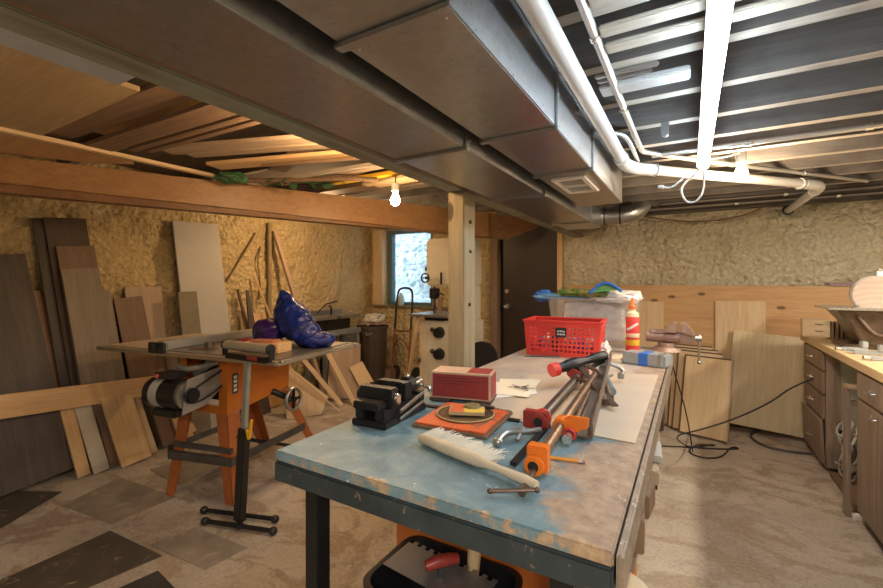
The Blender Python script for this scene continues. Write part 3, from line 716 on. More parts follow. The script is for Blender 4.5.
# floor: remnants of old dark tiles
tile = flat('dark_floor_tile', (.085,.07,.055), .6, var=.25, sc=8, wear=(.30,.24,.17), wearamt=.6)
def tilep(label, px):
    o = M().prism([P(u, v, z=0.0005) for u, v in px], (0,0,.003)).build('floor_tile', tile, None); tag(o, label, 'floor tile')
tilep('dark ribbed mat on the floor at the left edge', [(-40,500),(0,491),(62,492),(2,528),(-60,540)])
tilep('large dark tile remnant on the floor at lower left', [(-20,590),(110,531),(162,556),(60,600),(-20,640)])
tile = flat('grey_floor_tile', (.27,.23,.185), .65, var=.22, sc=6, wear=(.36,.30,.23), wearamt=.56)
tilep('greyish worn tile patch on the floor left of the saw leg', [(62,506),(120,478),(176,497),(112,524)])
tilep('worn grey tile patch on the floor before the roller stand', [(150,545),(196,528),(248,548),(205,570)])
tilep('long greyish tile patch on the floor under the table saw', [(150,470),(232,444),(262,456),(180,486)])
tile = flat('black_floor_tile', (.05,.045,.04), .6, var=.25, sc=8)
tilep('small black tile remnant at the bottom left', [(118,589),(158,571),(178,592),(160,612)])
# ================================================================ THE WORKBENCH IN THE FOREGROUND
TZ = .87
def blue_top():
    m, nt, p = newmat('worn_blue_bench_top'); v = _coords(nt)
    a = _noise(nt, v, 2.6, 7, .68, .6); b = _noise(nt, v, 26, 5, .7); c = _noise(nt, v, 9, 6, .7, .5); st = _noise(nt, _coords(nt, (1,.3,1)), 30, 4, .7)
    blue = _ramp(nt, c, [(.3, (.10,.18,.225)), (.52, (.165,.275,.335)), (.72, (.27,.37,.40))])
    bare = _ramp(nt, b, [(.3, (.30,.17,.09)), (.6, (.52,.36,.22)), (.75, (.62,.50,.36))])
    tan = _ramp(nt, c, [(.3, (.38,.33,.29)), (.7, (.52,.47,.42))])
    sp = nt.nodes.new('ShaderNodeSeparateXYZ'); nt.links.new(_coords(nt), sp.inputs[0])
    def lin(sock, a0, a1):
        r = nt.nodes.new('ShaderNodeMapRange'); nt.links.new(sock, r.inputs[0]); r.inputs[1].default_value = a0; r.inputs[2].default_value = a1; return r.outputs[0]
    def add(x, y, op='ADD'):
        k = nt.nodes.new('ShaderNodeMath'); k.operation = op
        for i, q in enumerate((x, y)):
            if isinstance(q, (int,float)): k.inputs[i].default_value = q
            else: nt.links.new(q, k.inputs[i])
        return k.outputs[0]
    # paint is gone towards the back and at the right-hand side of the top
    g = add(lin(sp.outputs[1], -.78, .02), a)
    back = _ramp(nt, g, [(.78, (0,0,0)), (.9, (1,1,1))])
    rt = add(add(lin(sp.outputs[0], .16, .42), .55, 'MULTIPLY'), a)
    right = _ramp(nt, rt, [(.70, (0,0,0)), (.78, (1,1,1))])
    out = _mix(nt, back, blue, tan); out = _mix(nt, right, out, _ramp(nt, b, [(.3,(.24,.17,.13)),(.55,(.40,.30,.22)),(.8,(.54,.42,.30))]))
    chip = _ramp(nt, a, [(.625, (0,0,0)), (.65, (1,1,1))])
    ed = add(lin(sp.outputs[1], -1.13, -1.19), b, 'MULTIPLY')
    out = _mix(nt, chip, out, bare); out = _mix(nt, _ramp(nt, ed, [(.47,(0,0,0)),(.57,(1,1,1))]), out, bare)
    rubb = _ramp(nt, st, [(.60, (0,0,0)), (.72, (.55,.55,.55))]); out = _mix(nt, rubb, out, (.36,.31,.27))
    wht = _ramp(nt, _noise(nt, v, 42, 4, .85), [(.655, (0,0,0)), (.675, (1,1,1))]); out = _mix(nt, wht, out, (.62,.66,.66))
    nt.links.new(out, p.inputs['Base Color'])
    p.inputs['Roughness'].default_value = .55; _bump(nt, p, b, .2, .004); return m
X0, X1, Y0, Y1 = -.91, -.105, .715, 3.10
wbn = thing('workbench', 'long workbench with worn blue painted top and dark metal legs', 'workbench', ((X0+X1)/2, (Y0+Y1)/2, 0))
M().box((X0, Y0, TZ-.025), (X1, Y1, TZ)).build('tabletop', blue_top(), wbn, bevel=.003)
edge_m = flat('dark_blue_edge_paint', (.035,.05,.058), .5, 0, .25, 14, wear=(.26,.19,.14), wearamt=.60)
M().box((X0, Y0-.004, TZ-.075), (X1, Y0+.03, TZ-.0255)).build('front_edge', edge_m, wbn, bevel=.004)
M().box((X1-.03, Y0+.031, TZ-.075), (X1+.004, Y1, TZ-.0255)).build('side_edge', wood('worn_edge', (.25,.18,.13), (.45,.36,.27), 'y'), wbn, bevel=.003)
M().box((X1+.0045, Y0-.006, TZ-.07), (X1+.016, Y1, TZ+.002)).build('edge_trim', flat('worn_metal_edge', (.36,.30,.24), .45, .5, .3, 22, wear=(.7,.68,.62), wearamt=.6), wbn, bevel=.004)
M().box((X0, Y0+.031, TZ-.075), (X0+.03, Y1, TZ-.0255)).build('side_edge', edge_m, wbn, bevel=.003)
for (x, y) in ((-.83, Y0+.045), (-.20, Y0+.05), (-.83, 2.95), (-.20, 2.95)):
    M().box((x-.022, y, 0), (x+.022, y+.045, TZ-.026)).build('leg', iron, wbn, bevel=.002)
M().box((-.84, .95, .70), (-.10, 3.0, .715)).build('lower_shelf', W['cab'], wbn)
for y in (1.3, 2.1, 2.8): M().box((-.80, y, .716), (-.76, y+.06, TZ-.026)).build('shelf_riser', W['mould'], wbn)

# scraps under the right edge
def blk(label, lo, hi, mat, cat='wood block', name='wood_block', rot=0):
    c = [(a+b)/2 for a, b in zip(lo, hi)]; s = [b-a for a, b in zip(lo, hi)]
    o = M().obox((0,0,s[2]/2), s).build(name, mat, None, bevel=.003, local=True); o.location = (c[0], c[1], lo[2]); o.rotation_euler = (0,0,R(rot)); return tag(o, label, cat)
blk('tan wood block stacked under the right edge of the workbench near the corner', (-.16,.99,.7165), (-.088,1.09,.79), W['mould'], rot=4)
blk('brown wood block under the right edge, beyond the tan one', (-.17,1.15,.7165), (-.083,1.24,.775), W['mould'], rot=-6)
blk('long scrap of wood on the lower shelf of the workbench', (-.19,1.35,.7165), (-.088,1.75,.755), W['mould_l'], rot=3)
blk('folded white rag on the lower shelf scrap', (-.12,1.42,.756), (-.078,1.56,.775), W['white_b'], 'rag', 'rag', 5)
blk('dark wood block at the lower shelf further along', (-.17,1.85,.7165), (-.09,2.0,.80), W['walnut'])

# under the bench: orange crate, black tub with trowels
oc = thing('crate', 'orange painted wooden crate standing under the workbench', 'crate', (-.45, 1.2, 0))
om = flat('orange_crate_paint', (.56,.16,.03), .5, 0, .18, 7, wear=(.28,.10,.04), wearamt=.62)
M().box((-.80,1.08,.01),(-.14,1.10,.60)).build('crate_side', om, oc, bevel=.003)
M().box((-.80,1.38,.01),(-.14,1.40,.60)).build('crate_side', om, oc, bevel=.003)
M().box((-.80,1.101,.01),(-.78,1.379,.60)).build('crate_end', om, oc, bevel=.003)
M().box((-.16,1.101,.01),(-.14,1.379,.60)).build('crate_end', om, oc, bevel=.003)
M().box((-.80,1.08,0),(-.14,1.40,.01)).build('crate_bottom', om, oc)
st = thing('sawhorse_box', 'low wooden box under the black tub', 'box', (-.52,.93,0))
M().box((-.72,.80,0),(-.30,1.06,.36)).build('box_body', W['mould'], st, bevel=.004)
M().box((-.72,.797,.14),(-.30,.80,.16)).build('box_slat', W['walnut'], st)
tubm = flat('black_tub_plastic', (.012,.013,.016), .35)
tb2 = thing('plastic_tub', 'black plastic tub holding plastering trowels under the bench', 'tub', (-.52,.93,.36))
def rrect(cx, cy, a, b, r, z, n=6):
    pts = []
    for (sx, sy, a0) in ((1,1,0),(-1,1,90),(-1,-1,180),(1,-1,270)):
        for i in range(n+1):
            t = R(a0 + 90*i/n); pts.append(Vector((cx+sx*(a-r)+r*math.cos(t), cy+sy*(b-r)+r*math.sin(t), z)))
    return pts
def tubshell(prof, cx, cy, r=.05):
    m = M(); rings = [[m.b.verts.new(p) for p in rrect(cx, cy, a, b, r, z)] for a, b, z in prof]; n = len(rings[0])
    for A, B in zip(rings, rings[1:]):
        for i in range(n): m.b.faces.new((A[i], A[(i+1)%n], B[(i+1)%n], B[i]))
    m.b.faces.new(rings[0][::-1]); m.b.faces.new(rings[-1]); return m
tubshell([(.14,.09,.361),(.172,.12,.53),(.182,.128,.532),(.182,.128,.54),(.168,.116,.54),(.135,.085,.366)], -.545, .935).build('tub_body', tubm, tb2, smooth=True)
# notched trowel
nt_ = thing('notched_trowel', 'notched steel trowel with a red handle lying across the black tub', 'trowel', (-.50,.90,.545))
m = M(); pts = [(-.15,-.055),(.13,-.055),(.13,.05)]
xs = [.13 - i*.014 for i in range(21)]
for i, x in enumerate(xs[:-1]): pts += [(x, .05 if i % 2 else .062), (xs[i+1], .05 if i % 2 else .062)]
base = Matrix.Translation((-.545,.925,.556)) @ Matrix.Rotation(R(-6), 4, 'Z') @ Matrix.Rotation(R(3), 4, 'X')
m.prism([base @ Vector((x, y, 0)) for x, y in pts], base.to_3x3() @ Vector((0,0,.0015)))
m.build('blade', steel('trowel_steel', (.42,.41,.43), .45), nt_)
a = base @ Vector((-.02,-.035,.035)); b2 = base @ Vector((.03,.035,.035))
M().tube([a, a.lerp(b2,.3)+Vector((0,0,.004)), a.lerp(b2,.7)+Vector((0,0,.004)), b2], lambda t: .0115+.004*math.sin(t*3.14), 12).build('handle', redc, nt_, smooth=True)
M().bar(base @ Vector((.0,-.005,.002)), base @ Vector((.005,0,.03)), .012, .012).build('tang', iron, nt_)
wt = thing('wood_handle_trowel', 'plastering tool with a light wood handle sticking up from the tub', 'trowel', (-.50,1.0,.50))
M().tube([(-.49,.985,.45),(-.492,1.0,.53),(-.493,1.015,.60)], lambda t: .010+.011*t, 12, smooth=1).sph((-.493,1.017,.602), .021, 8).build('handle', W['pine_light'], wt, smooth=True)
M().box((-.55,.983,.375),(-.44,.987,.455)).build('blade', greym, wt)
jb = thing('plastic_jar', 'clear lidded plastic container on the floor shelf right of the tub', 'jar', (-.115,.83,.5))
stl = M().box((-.16,.76,0),(-.06,.90,.60)).build('wooden_stand', W['mould'], None, bevel=.003); tag(stl, 'upright wood block beneath the plastic container at the bench corner', 'block')
jb.location = (-.11,.83,.601)
M().lathe((-.11,.83,.601),(0,0,1),[(.042,0),(.047,.01),(.047,.11),(.042,.12),(.042,.128)],24).build('jar_body', flat('yellowish_plastic',(.62,.48,.28),.3), jb, smooth=True)
M().lathe((-.11,.83,.729),(0,0,1),[(.048,0),(.05,.004),(.05,.014),(.046,.018)],24).build('lid', flat('tan_lid',(.66,.52,.34),.4), jb, smooth=True)

# ---------------------------------------------------------------- things on the bench
def T(u, v, h=0): return P(u, v, z=TZ+h)
Z = TZ
# cardboard sheet
cbm = flat('cardboard', (.56,.46,.36), .8, var=.06, sc=5)
o = M().prism([Vector((-.63,1.88,Z+.0008)), Vector((-.60,1.24,Z+.0008)), Vector((-.125,1.22,Z+.0008)), Vector((-.125,2.16,Z+.0008)), Vector((-.40,2.06,Z+.0008))], (0,0,.003)).build('cardboard_sheet', cbm, None); tag(o, 'large flat tan cardboard sheet lying on the workbench', 'cardboard')
CZ = Z+.004
# drill press vise
def vise():
    t = thing('drill_press_vise', 'black cast drill press vise at the left edge of the workbench', 'vise', (-.82,1.075,Z), R(3)); t.scale = (1.0,.95,1.3); k = blackv = flat('cast_black', (.022,.022,.024), .42, .4, .2, 40)
    L = lambda m, n, mt=k, sm=False, bv=.003: m.build(n, mt, t, smooth=sm, bevel=bv, local=True)
    L(M().box((-.062,-.12,0),(.062,.13,.016)).box((-.052,-.115,.016),(-.020,.12,.042)).box((.020,-.115,.016),(.052,.12,.042)), 'base')
    L(M().box((-.060,-.085,.0425),(.060,-.045,.085)).box((-.045,-.135,.0425),(.045,-.0855,.06)), 'fixed_jaw')
    L(M().box((-.050,-.0445,.048),(.050,-.038,.088)), 'jaw_plate', iron)
    L(M().box((-.056,.000,.0425),(.056,.045,.085)), 'moving_jaw')
    L(M().box((-.050,-.007,.048),(.050,-.0005,.088)), 'jaw_plate', iron)
    L(M().box((-.056,.095,.0165),(.056,.125,.050)).cyl((0,.094,.055),(0,.128,.055),.028,n=20), 'screw_block', bv=0)
    L(M().cyl((0,.0455,.055),(0,.185,.055),.0085,n=14), 'screw', brightm, True, 0)
    L(M().cyl((0,.172,.055),(0,.196,.055),.015,n=14), 'screw_head', brightm, True, 0)
    L(M().tube([(-.045,.184,.068),(0,.184,.055),(.045,.184,.042)], .0045, 8).sph((-.045,.184,.068), .009, 6).sph((.045,.184,.042), .009, 6), 'handle', brightm, True, 0)
    for s in (-1,1):
        L(M().cyl((s*.0622,-.065,.062),(s*.074,-.065,.062),.012,n=12), 'knob', brightm if s>0 else k, True, 0)
    L(M().bar((.068,-.05,.03),(.068,.10,.05),.006,.012).bar((.068,-.05,.012),(.068,.10,.028),.006,.010), 'slide_bar', greym)
vise()
# red box
rb = thing('red_box', 'worn red and tan cardboard box beside the black vise', 'box', (-.71,1.37,Z), R(13))
rbm = flat('faded_red_card', (.30,.035,.035), .6, 0, .12, 12, wear=(.50,.33,.24), wearamt=.66); tanc = flat('worn_tan_card', (.56,.40,.28), .7, 0, .1, 12, wear=(.45,.10,.08), wearamt=.60)
M().box((-.108,-.055,.014),(.108,.055,.106)).build('box_body', tanc, rb, bevel=.002, local=True)
M().box((-.101,-.0562,.020),(.101,-.0551,.100)).build('front_panel', rbm, rb, local=True)
M().box((.1081,-.048,.020),(.1092,.048,.100)).build('end_panel', rbm, rb, local=True)
M().box((.02,-.040,.1061),(.100,.050,.1068)).build('top_panel', tag(rbm) if False else rbm, rb, local=True)
M().box((-.112,-.06,.0045),(-.03,.058,.0135)).box((.05,-.06,.0045),(.11,.058,.0135)).build('box_tray', W['walnut'], rb, local=True)
random.seed(2)
pr = M()
for r_, (z_, x0_, n_) in enumerate(((.086,-.085,9),(.076,-.085,11),(.066,-.085,8))):
    x = x0_
    for i in range(n_):
        l = random.uniform(.006,.014); pr.box((x,-.0566,z_),(x+l,-.0563,z_+.004)); x += l+.004
tag(pr.build('printed_line', flat('dark_red_print',(.12,.02,.02),.6), rb, local=True), kind='stuff')
# long dark bar under the box, and a screwdriver
o = M().bar(T(412,403,.003), T(520,421,.003), .022, .004).build('steel_ruler', iron, None); tag(o, 'long dark steel bar poking out beneath the red box', 'bar')
sd = thing('screwdriver', 'small dark screwdriver lying over the orange blade sleeve', 'screwdriver', T(500,412,.03))
M().tube([T(478,405,.031), T(494,408,.031)], .006, 10).build('handle', blackp, sd, smooth=True)
M().tube([T(494.3,408,.031), T(512,411.5,.031)], .0025, 8).build('shaft', brightm, sd, smooth=True)
# saw blade sleeve with ring and leaflet
bs = thing('blade_sleeve', 'square orange and brown saw blade packet lying on the blue top', 'packet', (-.60,1.16,Z), R(4))
brn = flat('brown_board', (.16,.10,.06), .6, wear=(.35,.25,.15), wearamt=.62)
M().box((-.118,-.120,.0005),(.118,.122,.008)).build('backing_board', brn, bs, bevel=.001, local=True)
M().box((-.112,-.110,.0085),(.106,.118,.014)).build('sleeve', flat('orange_sleeve', (.66,.13,.04), .45, 0, .12, 9, wear=(.20,.12,.08), wearamt=.56), bs, bevel=.001, local=True)
M().lathe((-.005,.02,.0145),(0,0,1),[(.092,0),(.092,.004),(.086,.004),(.086,.0015),(.0,.0015)],40).build('round_blade', flat('blade_brown',(.17,.115,.07),.4,.5,.2,20), bs, smooth=True, local=True)
M().ring((-.005,.02,.0185),(0,0,1),.089,.0022,48).build('blade_rim', flat('gold_print',(.50,.36,.16),.5), bs, local=True)
lf_ = thing('leaflet', 'small yellow and red leaflet packet lying on the round blade', 'leaflet', (-.605,1.19,Z+.021), R(24))
M().box((-.055,-.045,0),(.055,.045,.010)).build('packet_body', flat('beige_card',(.50,.38,.20),.6), lf_, bevel=.001, local=True)
M().box((-.052,-.042,.0101),(-.01,.042,.0106)).build('printed_panel', flat('leaf_red',(.62,.14,.05),.5), lf_, local=True)
M().box((-.008,-.042,.0101),(.052,.0,.0106)).build('printed_panel', flat('leaf_yellow',(.72,.52,.08),.5), lf_, local=True)
M().lathe((.015,.012,.0107),(0,0,1),[(.026,0),(.024,.007),(.010,.010)],20).build('lid', flat('olive_round',(.20,.17,.08),.4), lf_, smooth=True, local=True)
# papers, envelope and keys
o = M().prism([T(482,384,.006), T(533,379,.006), T(537,394,.006), T(492,399,.006)], (0,0,.002)).build('envelope', flat('white_paper',(.74,.75,.74),.7,var=.03), None); tag(o, 'white envelope lying on the cardboard behind the red box', 'paper')
o = M().prism([T(500,379,.009), T(541,380,.009), T(528,397.5,.009), T(497,394,.009)], (0,0,.0015)).build('note_card', flat('cream_paper',(.80,.74,.60),.7,var=.03), None); tag(o, 'cream note card lying over the white envelope', 'paper')
kk = thing('key_ring', 'small bunch of brass keys lying on the cream card', 'keys', T(520,389,.012))
c = T(521,388,.0135); M().ring(c, (0,0,1), .009, .0012, 20).build('ring', brightm, kk, smooth=True)
for i, a in enumerate((20,75,150,200,-40)):
    d = Vector((math.cos(R(a)), math.sin(R(a)), 0)); e = c + d*.018 + Vector((0,0,.0006*i)); s = Vector((-d.y,d.x,0))
    M().cyl(e, e+Vector((0,0,.0018)), .009, n=14).bar(e+d*.008+Vector((0,0,.0009)), e+d*.034+Vector((0,0,.0009)), .006, .0018).build('key', brass if i%2 else greym, kk)
# bench brush
bb = thing('bench_brush', 'bench brush with white bristles and pale wooden handle, nearest on the blue top', 'brush', T(470,450,0))
a, b2, c2 = T(419,437,.018), T(482,462,.018), T(537,485,.022)
M().tube([a, a.lerp(b2,.06), a.lerp(b2,.5), b2.lerp(a,.04), b2.lerp(c2,.12), b2.lerp(c2,.35), b2.lerp(c2,.8), c2], lambda t: [.006,.013,.016,.015,.010,.0085,.011,.008][min(7,int(t*7.01))], 12, smooth=0).build('wood_body', flat('pale_wood', (.60,.53,.41), .5), bb, smooth=True)
d = (b2-a).normalized(); sd_ = Vector((-d.y, d.x, 0)); brm = flat('white_bristle', (.80,.78,.71), .8)
bh = M(); random.seed(7)
for i in range(520):
    t = random.random(); q = a.lerp(b2, .03+t*.98) + sd_*random.uniform(.002,.012) + Vector((0,0,random.uniform(-.008,.010)))
    e = q + sd_*random.uniform(.045,.062) + d*random.uniform(-.004,.016+.01*t) + Vector((0,0,random.uniform(-.010,.010)))
    e.z = max(e.z, Z+.002); bh.tube([q, q.lerp(e,.6)+Vector((0,0,.003)), e], .0011, 3)
tag(bh.build('bristles', brm, bb), kind='stuff')
fb = M(); fb.surf(lambda u, v: a.lerp(b2, .02+u*.98) + sd_*(.004+.046*v) + d*(.008*v) + Vector((0,0,-.004+.003*math.sin(u*60)-.008*v)), 60, 4, thick=.010); fb.build('bristle_bed', brm, bb, smooth=True)

# pipe clamps: a pile in the middle of the bench
def ptube(t, pts, r, mat, name='pipe'): return M().tube(pts, r, 18).build(name, mat, t, smooth=True)
pc = thing('pipe_clamp', 'long pipe clamp with bright orange jaws, nearest the bench corner', 'clamp', T(540,470,0))
p0, p1 = T(531,470,.026), T(597,372,.062)
ax = (p1-p0).normalized(); sx = Vector((ax.y,-ax.x,0)).normalized(); uz = sx.cross(ax).normalized()
ptube(pc, [p0+ax*.02, p1], .0135, flat('rusty_pipe',(.26,.17,.12),.4,.7,.25,30))
def jaw(t, c, mat, name, plate=.045, thick=.012, down=.024, tilt=0):
    s2 = (sx*math.cos(tilt) + uz*math.sin(tilt)); u2 = ax.cross(s2)
    m = M(); m.cyl(c-ax*.018, c+ax*.018, .0215, n=22)
    # jaw plate hanging to one side of the collar
    g_ = 1 if plate > 0 else -1; pl = abs(plate)
    pts = [c - s2*.020*g_, c - s2*.012*g_ + u2*.026, c + s2*.012*g_ + u2*.028, c + s2*pl*g_ - u2*.004, c + s2*pl*1.05*g_ - u2*.030, c + s2*.3*pl*g_ - u2*.030]
    m.prism([q - ax*thick/2 for q in pts], ax*thick)
    m.build(name, mat, t, smooth=False, bevel=.002)
    M().ring(c+ax*.018, ax, .0195, .0035, 24).build(name+'_rim', mat, t, smooth=True)
jaw(pc, p0.lerp(p1,.31), orangec, 'sliding_jaw', .070)
# head with screw
hm = M(); c = p0+ax*.045; hm.cyl(c-ax*.030, c+ax*.020, .022, n=22)
hm.obox(c + uz*.010 + sx*.004, (.046,.030,.058), ax.to_track_quat('Y','Z').to_euler()); hm.build('screw_head', orangec, pc, bevel=.003)
M().cyl(c-ax*.0295, c-ax*.0310, .012, n=18).build('pipe_bore', blackp, pc)
M().ring(c+ax*.024, ax, .020, .005, 24).build('head_rim', orangec, pc, smooth=True)
e = T(526,486,.014); M().tube([c-ax*.02-Vector((0,0,.008)), e, T(522,494,.010)], .0075, 10).build('clamp_screw', rustm, pc, smooth=True)
M().tube([T(490,491,.010), T(537,490,.020)], .0038, 8).sph(T(490,491,.010), .006, 6).sph(T(537,490,.020), .006, 6).build('crank_handle', rustm, pc, smooth=True)

pr_ = thing('pipe_clamp', 'grey pipe clamp with dark red jaws, left of the orange one', 'clamp', T(540,430,0))
a, b2 = T(541,419,.035), T(583,372,.050); ax = (b2-a).normalized(); sx = Vector((ax.y,-ax.x,0)).normalized(); uz = sx.cross(ax).normalized()
ptube(pr_, [a, b2], .0165, flat('grey_pipe',(.20,.18,.17),.35,.8,.2,30))
hm = M(); hm.cyl(a-ax*.030, a+ax*.012, .023, n=22); hm.obox(a - ax*.006 - sx*.012, (.070,.030,.048), ax.to_track_quat('Y','Z').to_euler()); hm.build('screw_head', redc, pr_, bevel=.003)
M().cyl(a-ax*.0296, a-ax*.032, .013, n=18).build('pipe_bore', blackp, pr_)
M().ring(a+ax*.02, ax, .020, .0055, 24).build('head_rim', redp, pr_, smooth=True)
M().ring(b2-ax*.01, ax, .021, .007, 24).build('end_collar', redp, pr_, smooth=True)
jaw(pr_, a.lerp(b2,.86), redc, 'sliding_jaw', -.046)
# c clamp legs in front of the red head
ccl = thing('c_clamp', 'small grey steel clamp lying in front of the dark red clamp head', 'clamp', T(510,440,0))
M().tube([T(498,441,.012), T(504,434,.018), T(514,431,.024), T(526,432,.024), T(540,430,.020)], .0085, 10, smooth=2).build('clamp_frame', greym, ccl, smooth=True)
M().sph(T(498,442,.012), .013, 8).build('clamp_pad', greym, ccl, smooth=True)
M().tube([T(517,440,.008), T(523,428,.030)], .0065, 10).build('clamp_screw', greym, ccl, smooth=True)
# third small red clamp
tr = thing('pipe_clamp', 'short pipe clamp with a red collar, right of the orange one', 'clamp', T(574,425,0))
a, b2 = T(568,437,.020), T(592,385,.042); ax = (b2-a).normalized(); sx = Vector((ax.y,-ax.x,0)).normalized(); uz = sx.cross(ax).normalized()
ptube(tr, [a, b2], .0105, rustm); M().cyl(a+ax*.035, a+ax*.06, .0175, n=20).build('collar', redc, tr, bevel=.002); M().ring(a+ax*.02, ax, .014, .004, 20).build('collar_rim', redp, tr, smooth=True)
M().cyl(a-ax*.02, a+ax*.01, .013, .010, n=16).build('screw_tip', brightm, tr, smooth=True)
# black bar
o = M().bar(T(513,464,.010), T(548,425,.014), .016, .010).build('steel_bar', iron, None, bevel=.001); tag(o, 'black steel bar lying between the clamps and the brush handle', 'bar')
# angle iron
ai = M(); a, b2 = T(585,437,.012), T(607,358,.080); dd = (b2-a).normalized(); s = Vector((dd.y,-dd.x,0)).normalized(); u_ = s.cross(dd)
ai.bar(a, b2, .040, .005, up=(0,0,1)); ai.bar(a+u_*.018+s*.018, b2+u_*.018+s*.018, .005, .036, up=(0,0,1))
o = ai.build('angle_iron', flat('brown_steel',(.22,.17,.14),.5,.6,.2,20), None); tag(o, 'dark angle iron bar, widest piece in the clamp pile', 'bar')
# F clamp with black handle resting on top
fc = thing('bar_clamp', 'trigger bar clamp with black body and red tip on top of the clamp pile', 'clamp', T(585,372,.06))
a, b2 = T(553,370,.075), T(606,355,.115)
dd = (b2-a).normalized(); M().tube([a.lerp(b2,.1), a.lerp(b2,.22), a.lerp(b2,.5), a.lerp(b2,.75), a.lerp(b2,.92), b2], lambda t: [.020,.026,.017,.022,.020,.015][min(5,int(t*5.01))], 12, smooth=1).build('clamp_body', blackp, fc, smooth=True)
M().tube([a-dd*.008, a+dd*.022], .027, 16).build('tip', redp, fc, smooth=True)
M().tube([a.lerp(b2,.45)-Vector((0,0,.02)), a.lerp(b2,.7)-Vector((0,0,.034)), a.lerp(b2,.96)-Vector((0,0,.022))], .009, 10, smooth=1).build('trigger', blackp, fc, smooth=True)
M().bar(T(577,364,.085), T(615,406,.020), .024, .006, up=(0,0,1)).build('clamp_bar', flat('bar_steel',(.14,.11,.09),.4,.7), fc, bevel=.001)
# assorted small clamps at the top of the pile
for k, (lab, q, mt) in enumerate([('rusty hand clamp in the upper part of the clamp pile', [(588,366,.085),(598,372,.07),(606,384,.05),(610,398,.02)], rustm),
    ('grey hand clamp arm reaching right from the pile', [(597,360,.085),(612,364,.07),(624,370,.05),(621,376,.03)], greym),
    ('brown curved clamp jaw under the black clamp', [(575,378,.06),(588,382,.06),(600,392,.045),(606,402,.02)], rustm)]):
    t = thing('hand_clamp', lab, 'clamp', T(q[1][0], q[1][1], 0)); pp_ = [T(u, v, h) for u, v, h in q]
    M().tube(pp_, .0085, 8, smooth=2).build('clamp_frame', mt, t, smooth=True); M().cyl(pp_[-1]+Vector((0,0,-.010)), pp_[-1]+Vector((0,0,.012)), .013, n=14).build('clamp_pad', mt, t, smooth=True)
sc_ = thing('hand_clamp', 'small clamp with a blue grey handle at the right of the pile', 'clamp', T(612,388,0))
M().tube([T(606,378,.045), T(612,392,.024)], lambda t: .011+.005*t, 12).build('handle', flat('blue_grey',(.20,.27,.31),.35,.5), sc_, smooth=True)
M().tube([T(601,374,.05), T(606,378,.045), T(612,375,.03)], .006, 8).build('jaw', greym, sc_, smooth=True)
# pencil
pn = thing('pencil', 'short orange pencil lying right of the orange clamp', 'pencil', T(568,460,.004))
a, b2 = T(548,457,.0045), T(584,462,.0045); d = (b2-a).normalized()
M().cyl(a, b2-d*.012, .0038, n=6).build('pencil_body', flat('pencil_orange',(.80,.32,.03),.4), pn)
M().cyl(b2-d*.0118, b2-d*.004, .004, n=12).build('ferrule', brightm, pn, smooth=True); M().cyl(b2-d*.0038, b2+d*.003, .0038, n=12).build('eraser', flat('pink',(.45,.20,.18),.7), pn, smooth=True)
o = M().tube([T(525,356,.004), T(560,356.5,.004)], .004, 6).build('metal_rod', rustm, None); tag(o, 'thin dark rod lying in front of the red basket', 'rod')

# red basket with square holes
bk = thing('plastic_basket', 'red perforated plastic basket on the far part of the workbench', 'basket', (-.62,2.60,Z), R(0))
A, B = T(527,354.5,0), T(598,360,0)
xd = (B-A); Lb = xd.length; xd.normalize(); yd = Vector((-xd.y, xd.x, 0)); Hb, Db = .20, .26
def wallpanel(o0, o1, t0, t1, th, nh, nv, z0h, z1h, skip=()):
    """tapered perforated wall between bottom edge o0-o1 and top edge t0-t1"""
    m = M(); us = [0]; vs = [0]; mg = .06
    for i in range(nh): us += [mg+(1-2*mg)*(i+.22)/nh, mg+(1-2*mg)*(i+.80)/nh]
    us.append(1)
    for j in range(nv): vs += [z0h+(z1h-z0h)*(j+.22)/nv, z0h+(z1h-z0h)*(j+.78)/nv]
    vs.append(1)
    g = [[m.b.verts.new(o0.lerp(o1,u).lerp(t0.lerp(t1,u), v)) for v in vs] for u in us]; fs = []
    for i in range(len(us)-1):
        for j in range(len(vs)-1):
            if i % 2 and j % 2 and (i//2, j//2) not in skip: continue
            fs.append(m.b.faces.new((g[i][j], g[i+1][j], g[i+1][j+1], g[i][j+1])))
    bmesh.ops.recalc_face_normals(m.b, faces=fs)
    bmesh.ops.solidify(m.b, geom=fs, thickness=th); return m
zu = Vector((0,0,1)); fl = .016
cor = [A, B, B+yd*Db, A+yd*Db]; top = [A-xd*fl-yd*fl*.4+zu*Hb, B+xd*fl-yd*fl*.4+zu*Hb, B+xd*fl+yd*(Db+fl*.4)+zu*Hb, A-xd*fl+yd*(Db+fl*.4)+zu*Hb]
for i, nh in enumerate((15,9,15,9)):
    j = (i+1) % 4; skip = {(6,5),(7,5),(8,5),(6,4),(7,4),(8,4)} if i == 0 else ()
    wallpanel(cor[i]+zu*.002, cor[j]+zu*.002, top[i], top[j], .003, nh, 6, .10, .86, skip).build('basket_wall', redp, bk)
M().prism([c+zu*.001 for c in cor], zu*.003).build('basket_bottom', redp, bk)
rm = M()
for i in range(4):
    j = (i+1) % 4; a_, b_ = top[i], top[j]; out = (a_-b_).cross(zu).normalized() if i in (0,1,2,3) else 0
    rm.bar(a_, b_, .022, .010)
rm.build('rim', redp, bk, bevel=.002)
pq = cor[0].lerp(cor[1], .50).lerp(top[0].lerp(top[1], .50), .70) - yd*.006
M().bar(pq-xd*.030, pq+xd*.030, .006, .055).build('name_plate', blackp, bk, bevel=.001)
for k, (dx_, dz_, l_, h_) in enumerate([(-.020,.006,.011,.008),(-.006,.008,.011,.008),(.008,.006,.014,.008),(-.020,-.010,.012,.008),(-.005,-.010,.012,.008),(.010,-.010,.012,.008)]):
    q = pq - yd*.0032 + xd*dx_ + zu*dz_; M().bar(q, q+xd*l_, .001, h_).build('plate_mark', flat('light_grey_print',(.65,.66,.66),.5), bk)
random.seed(9)
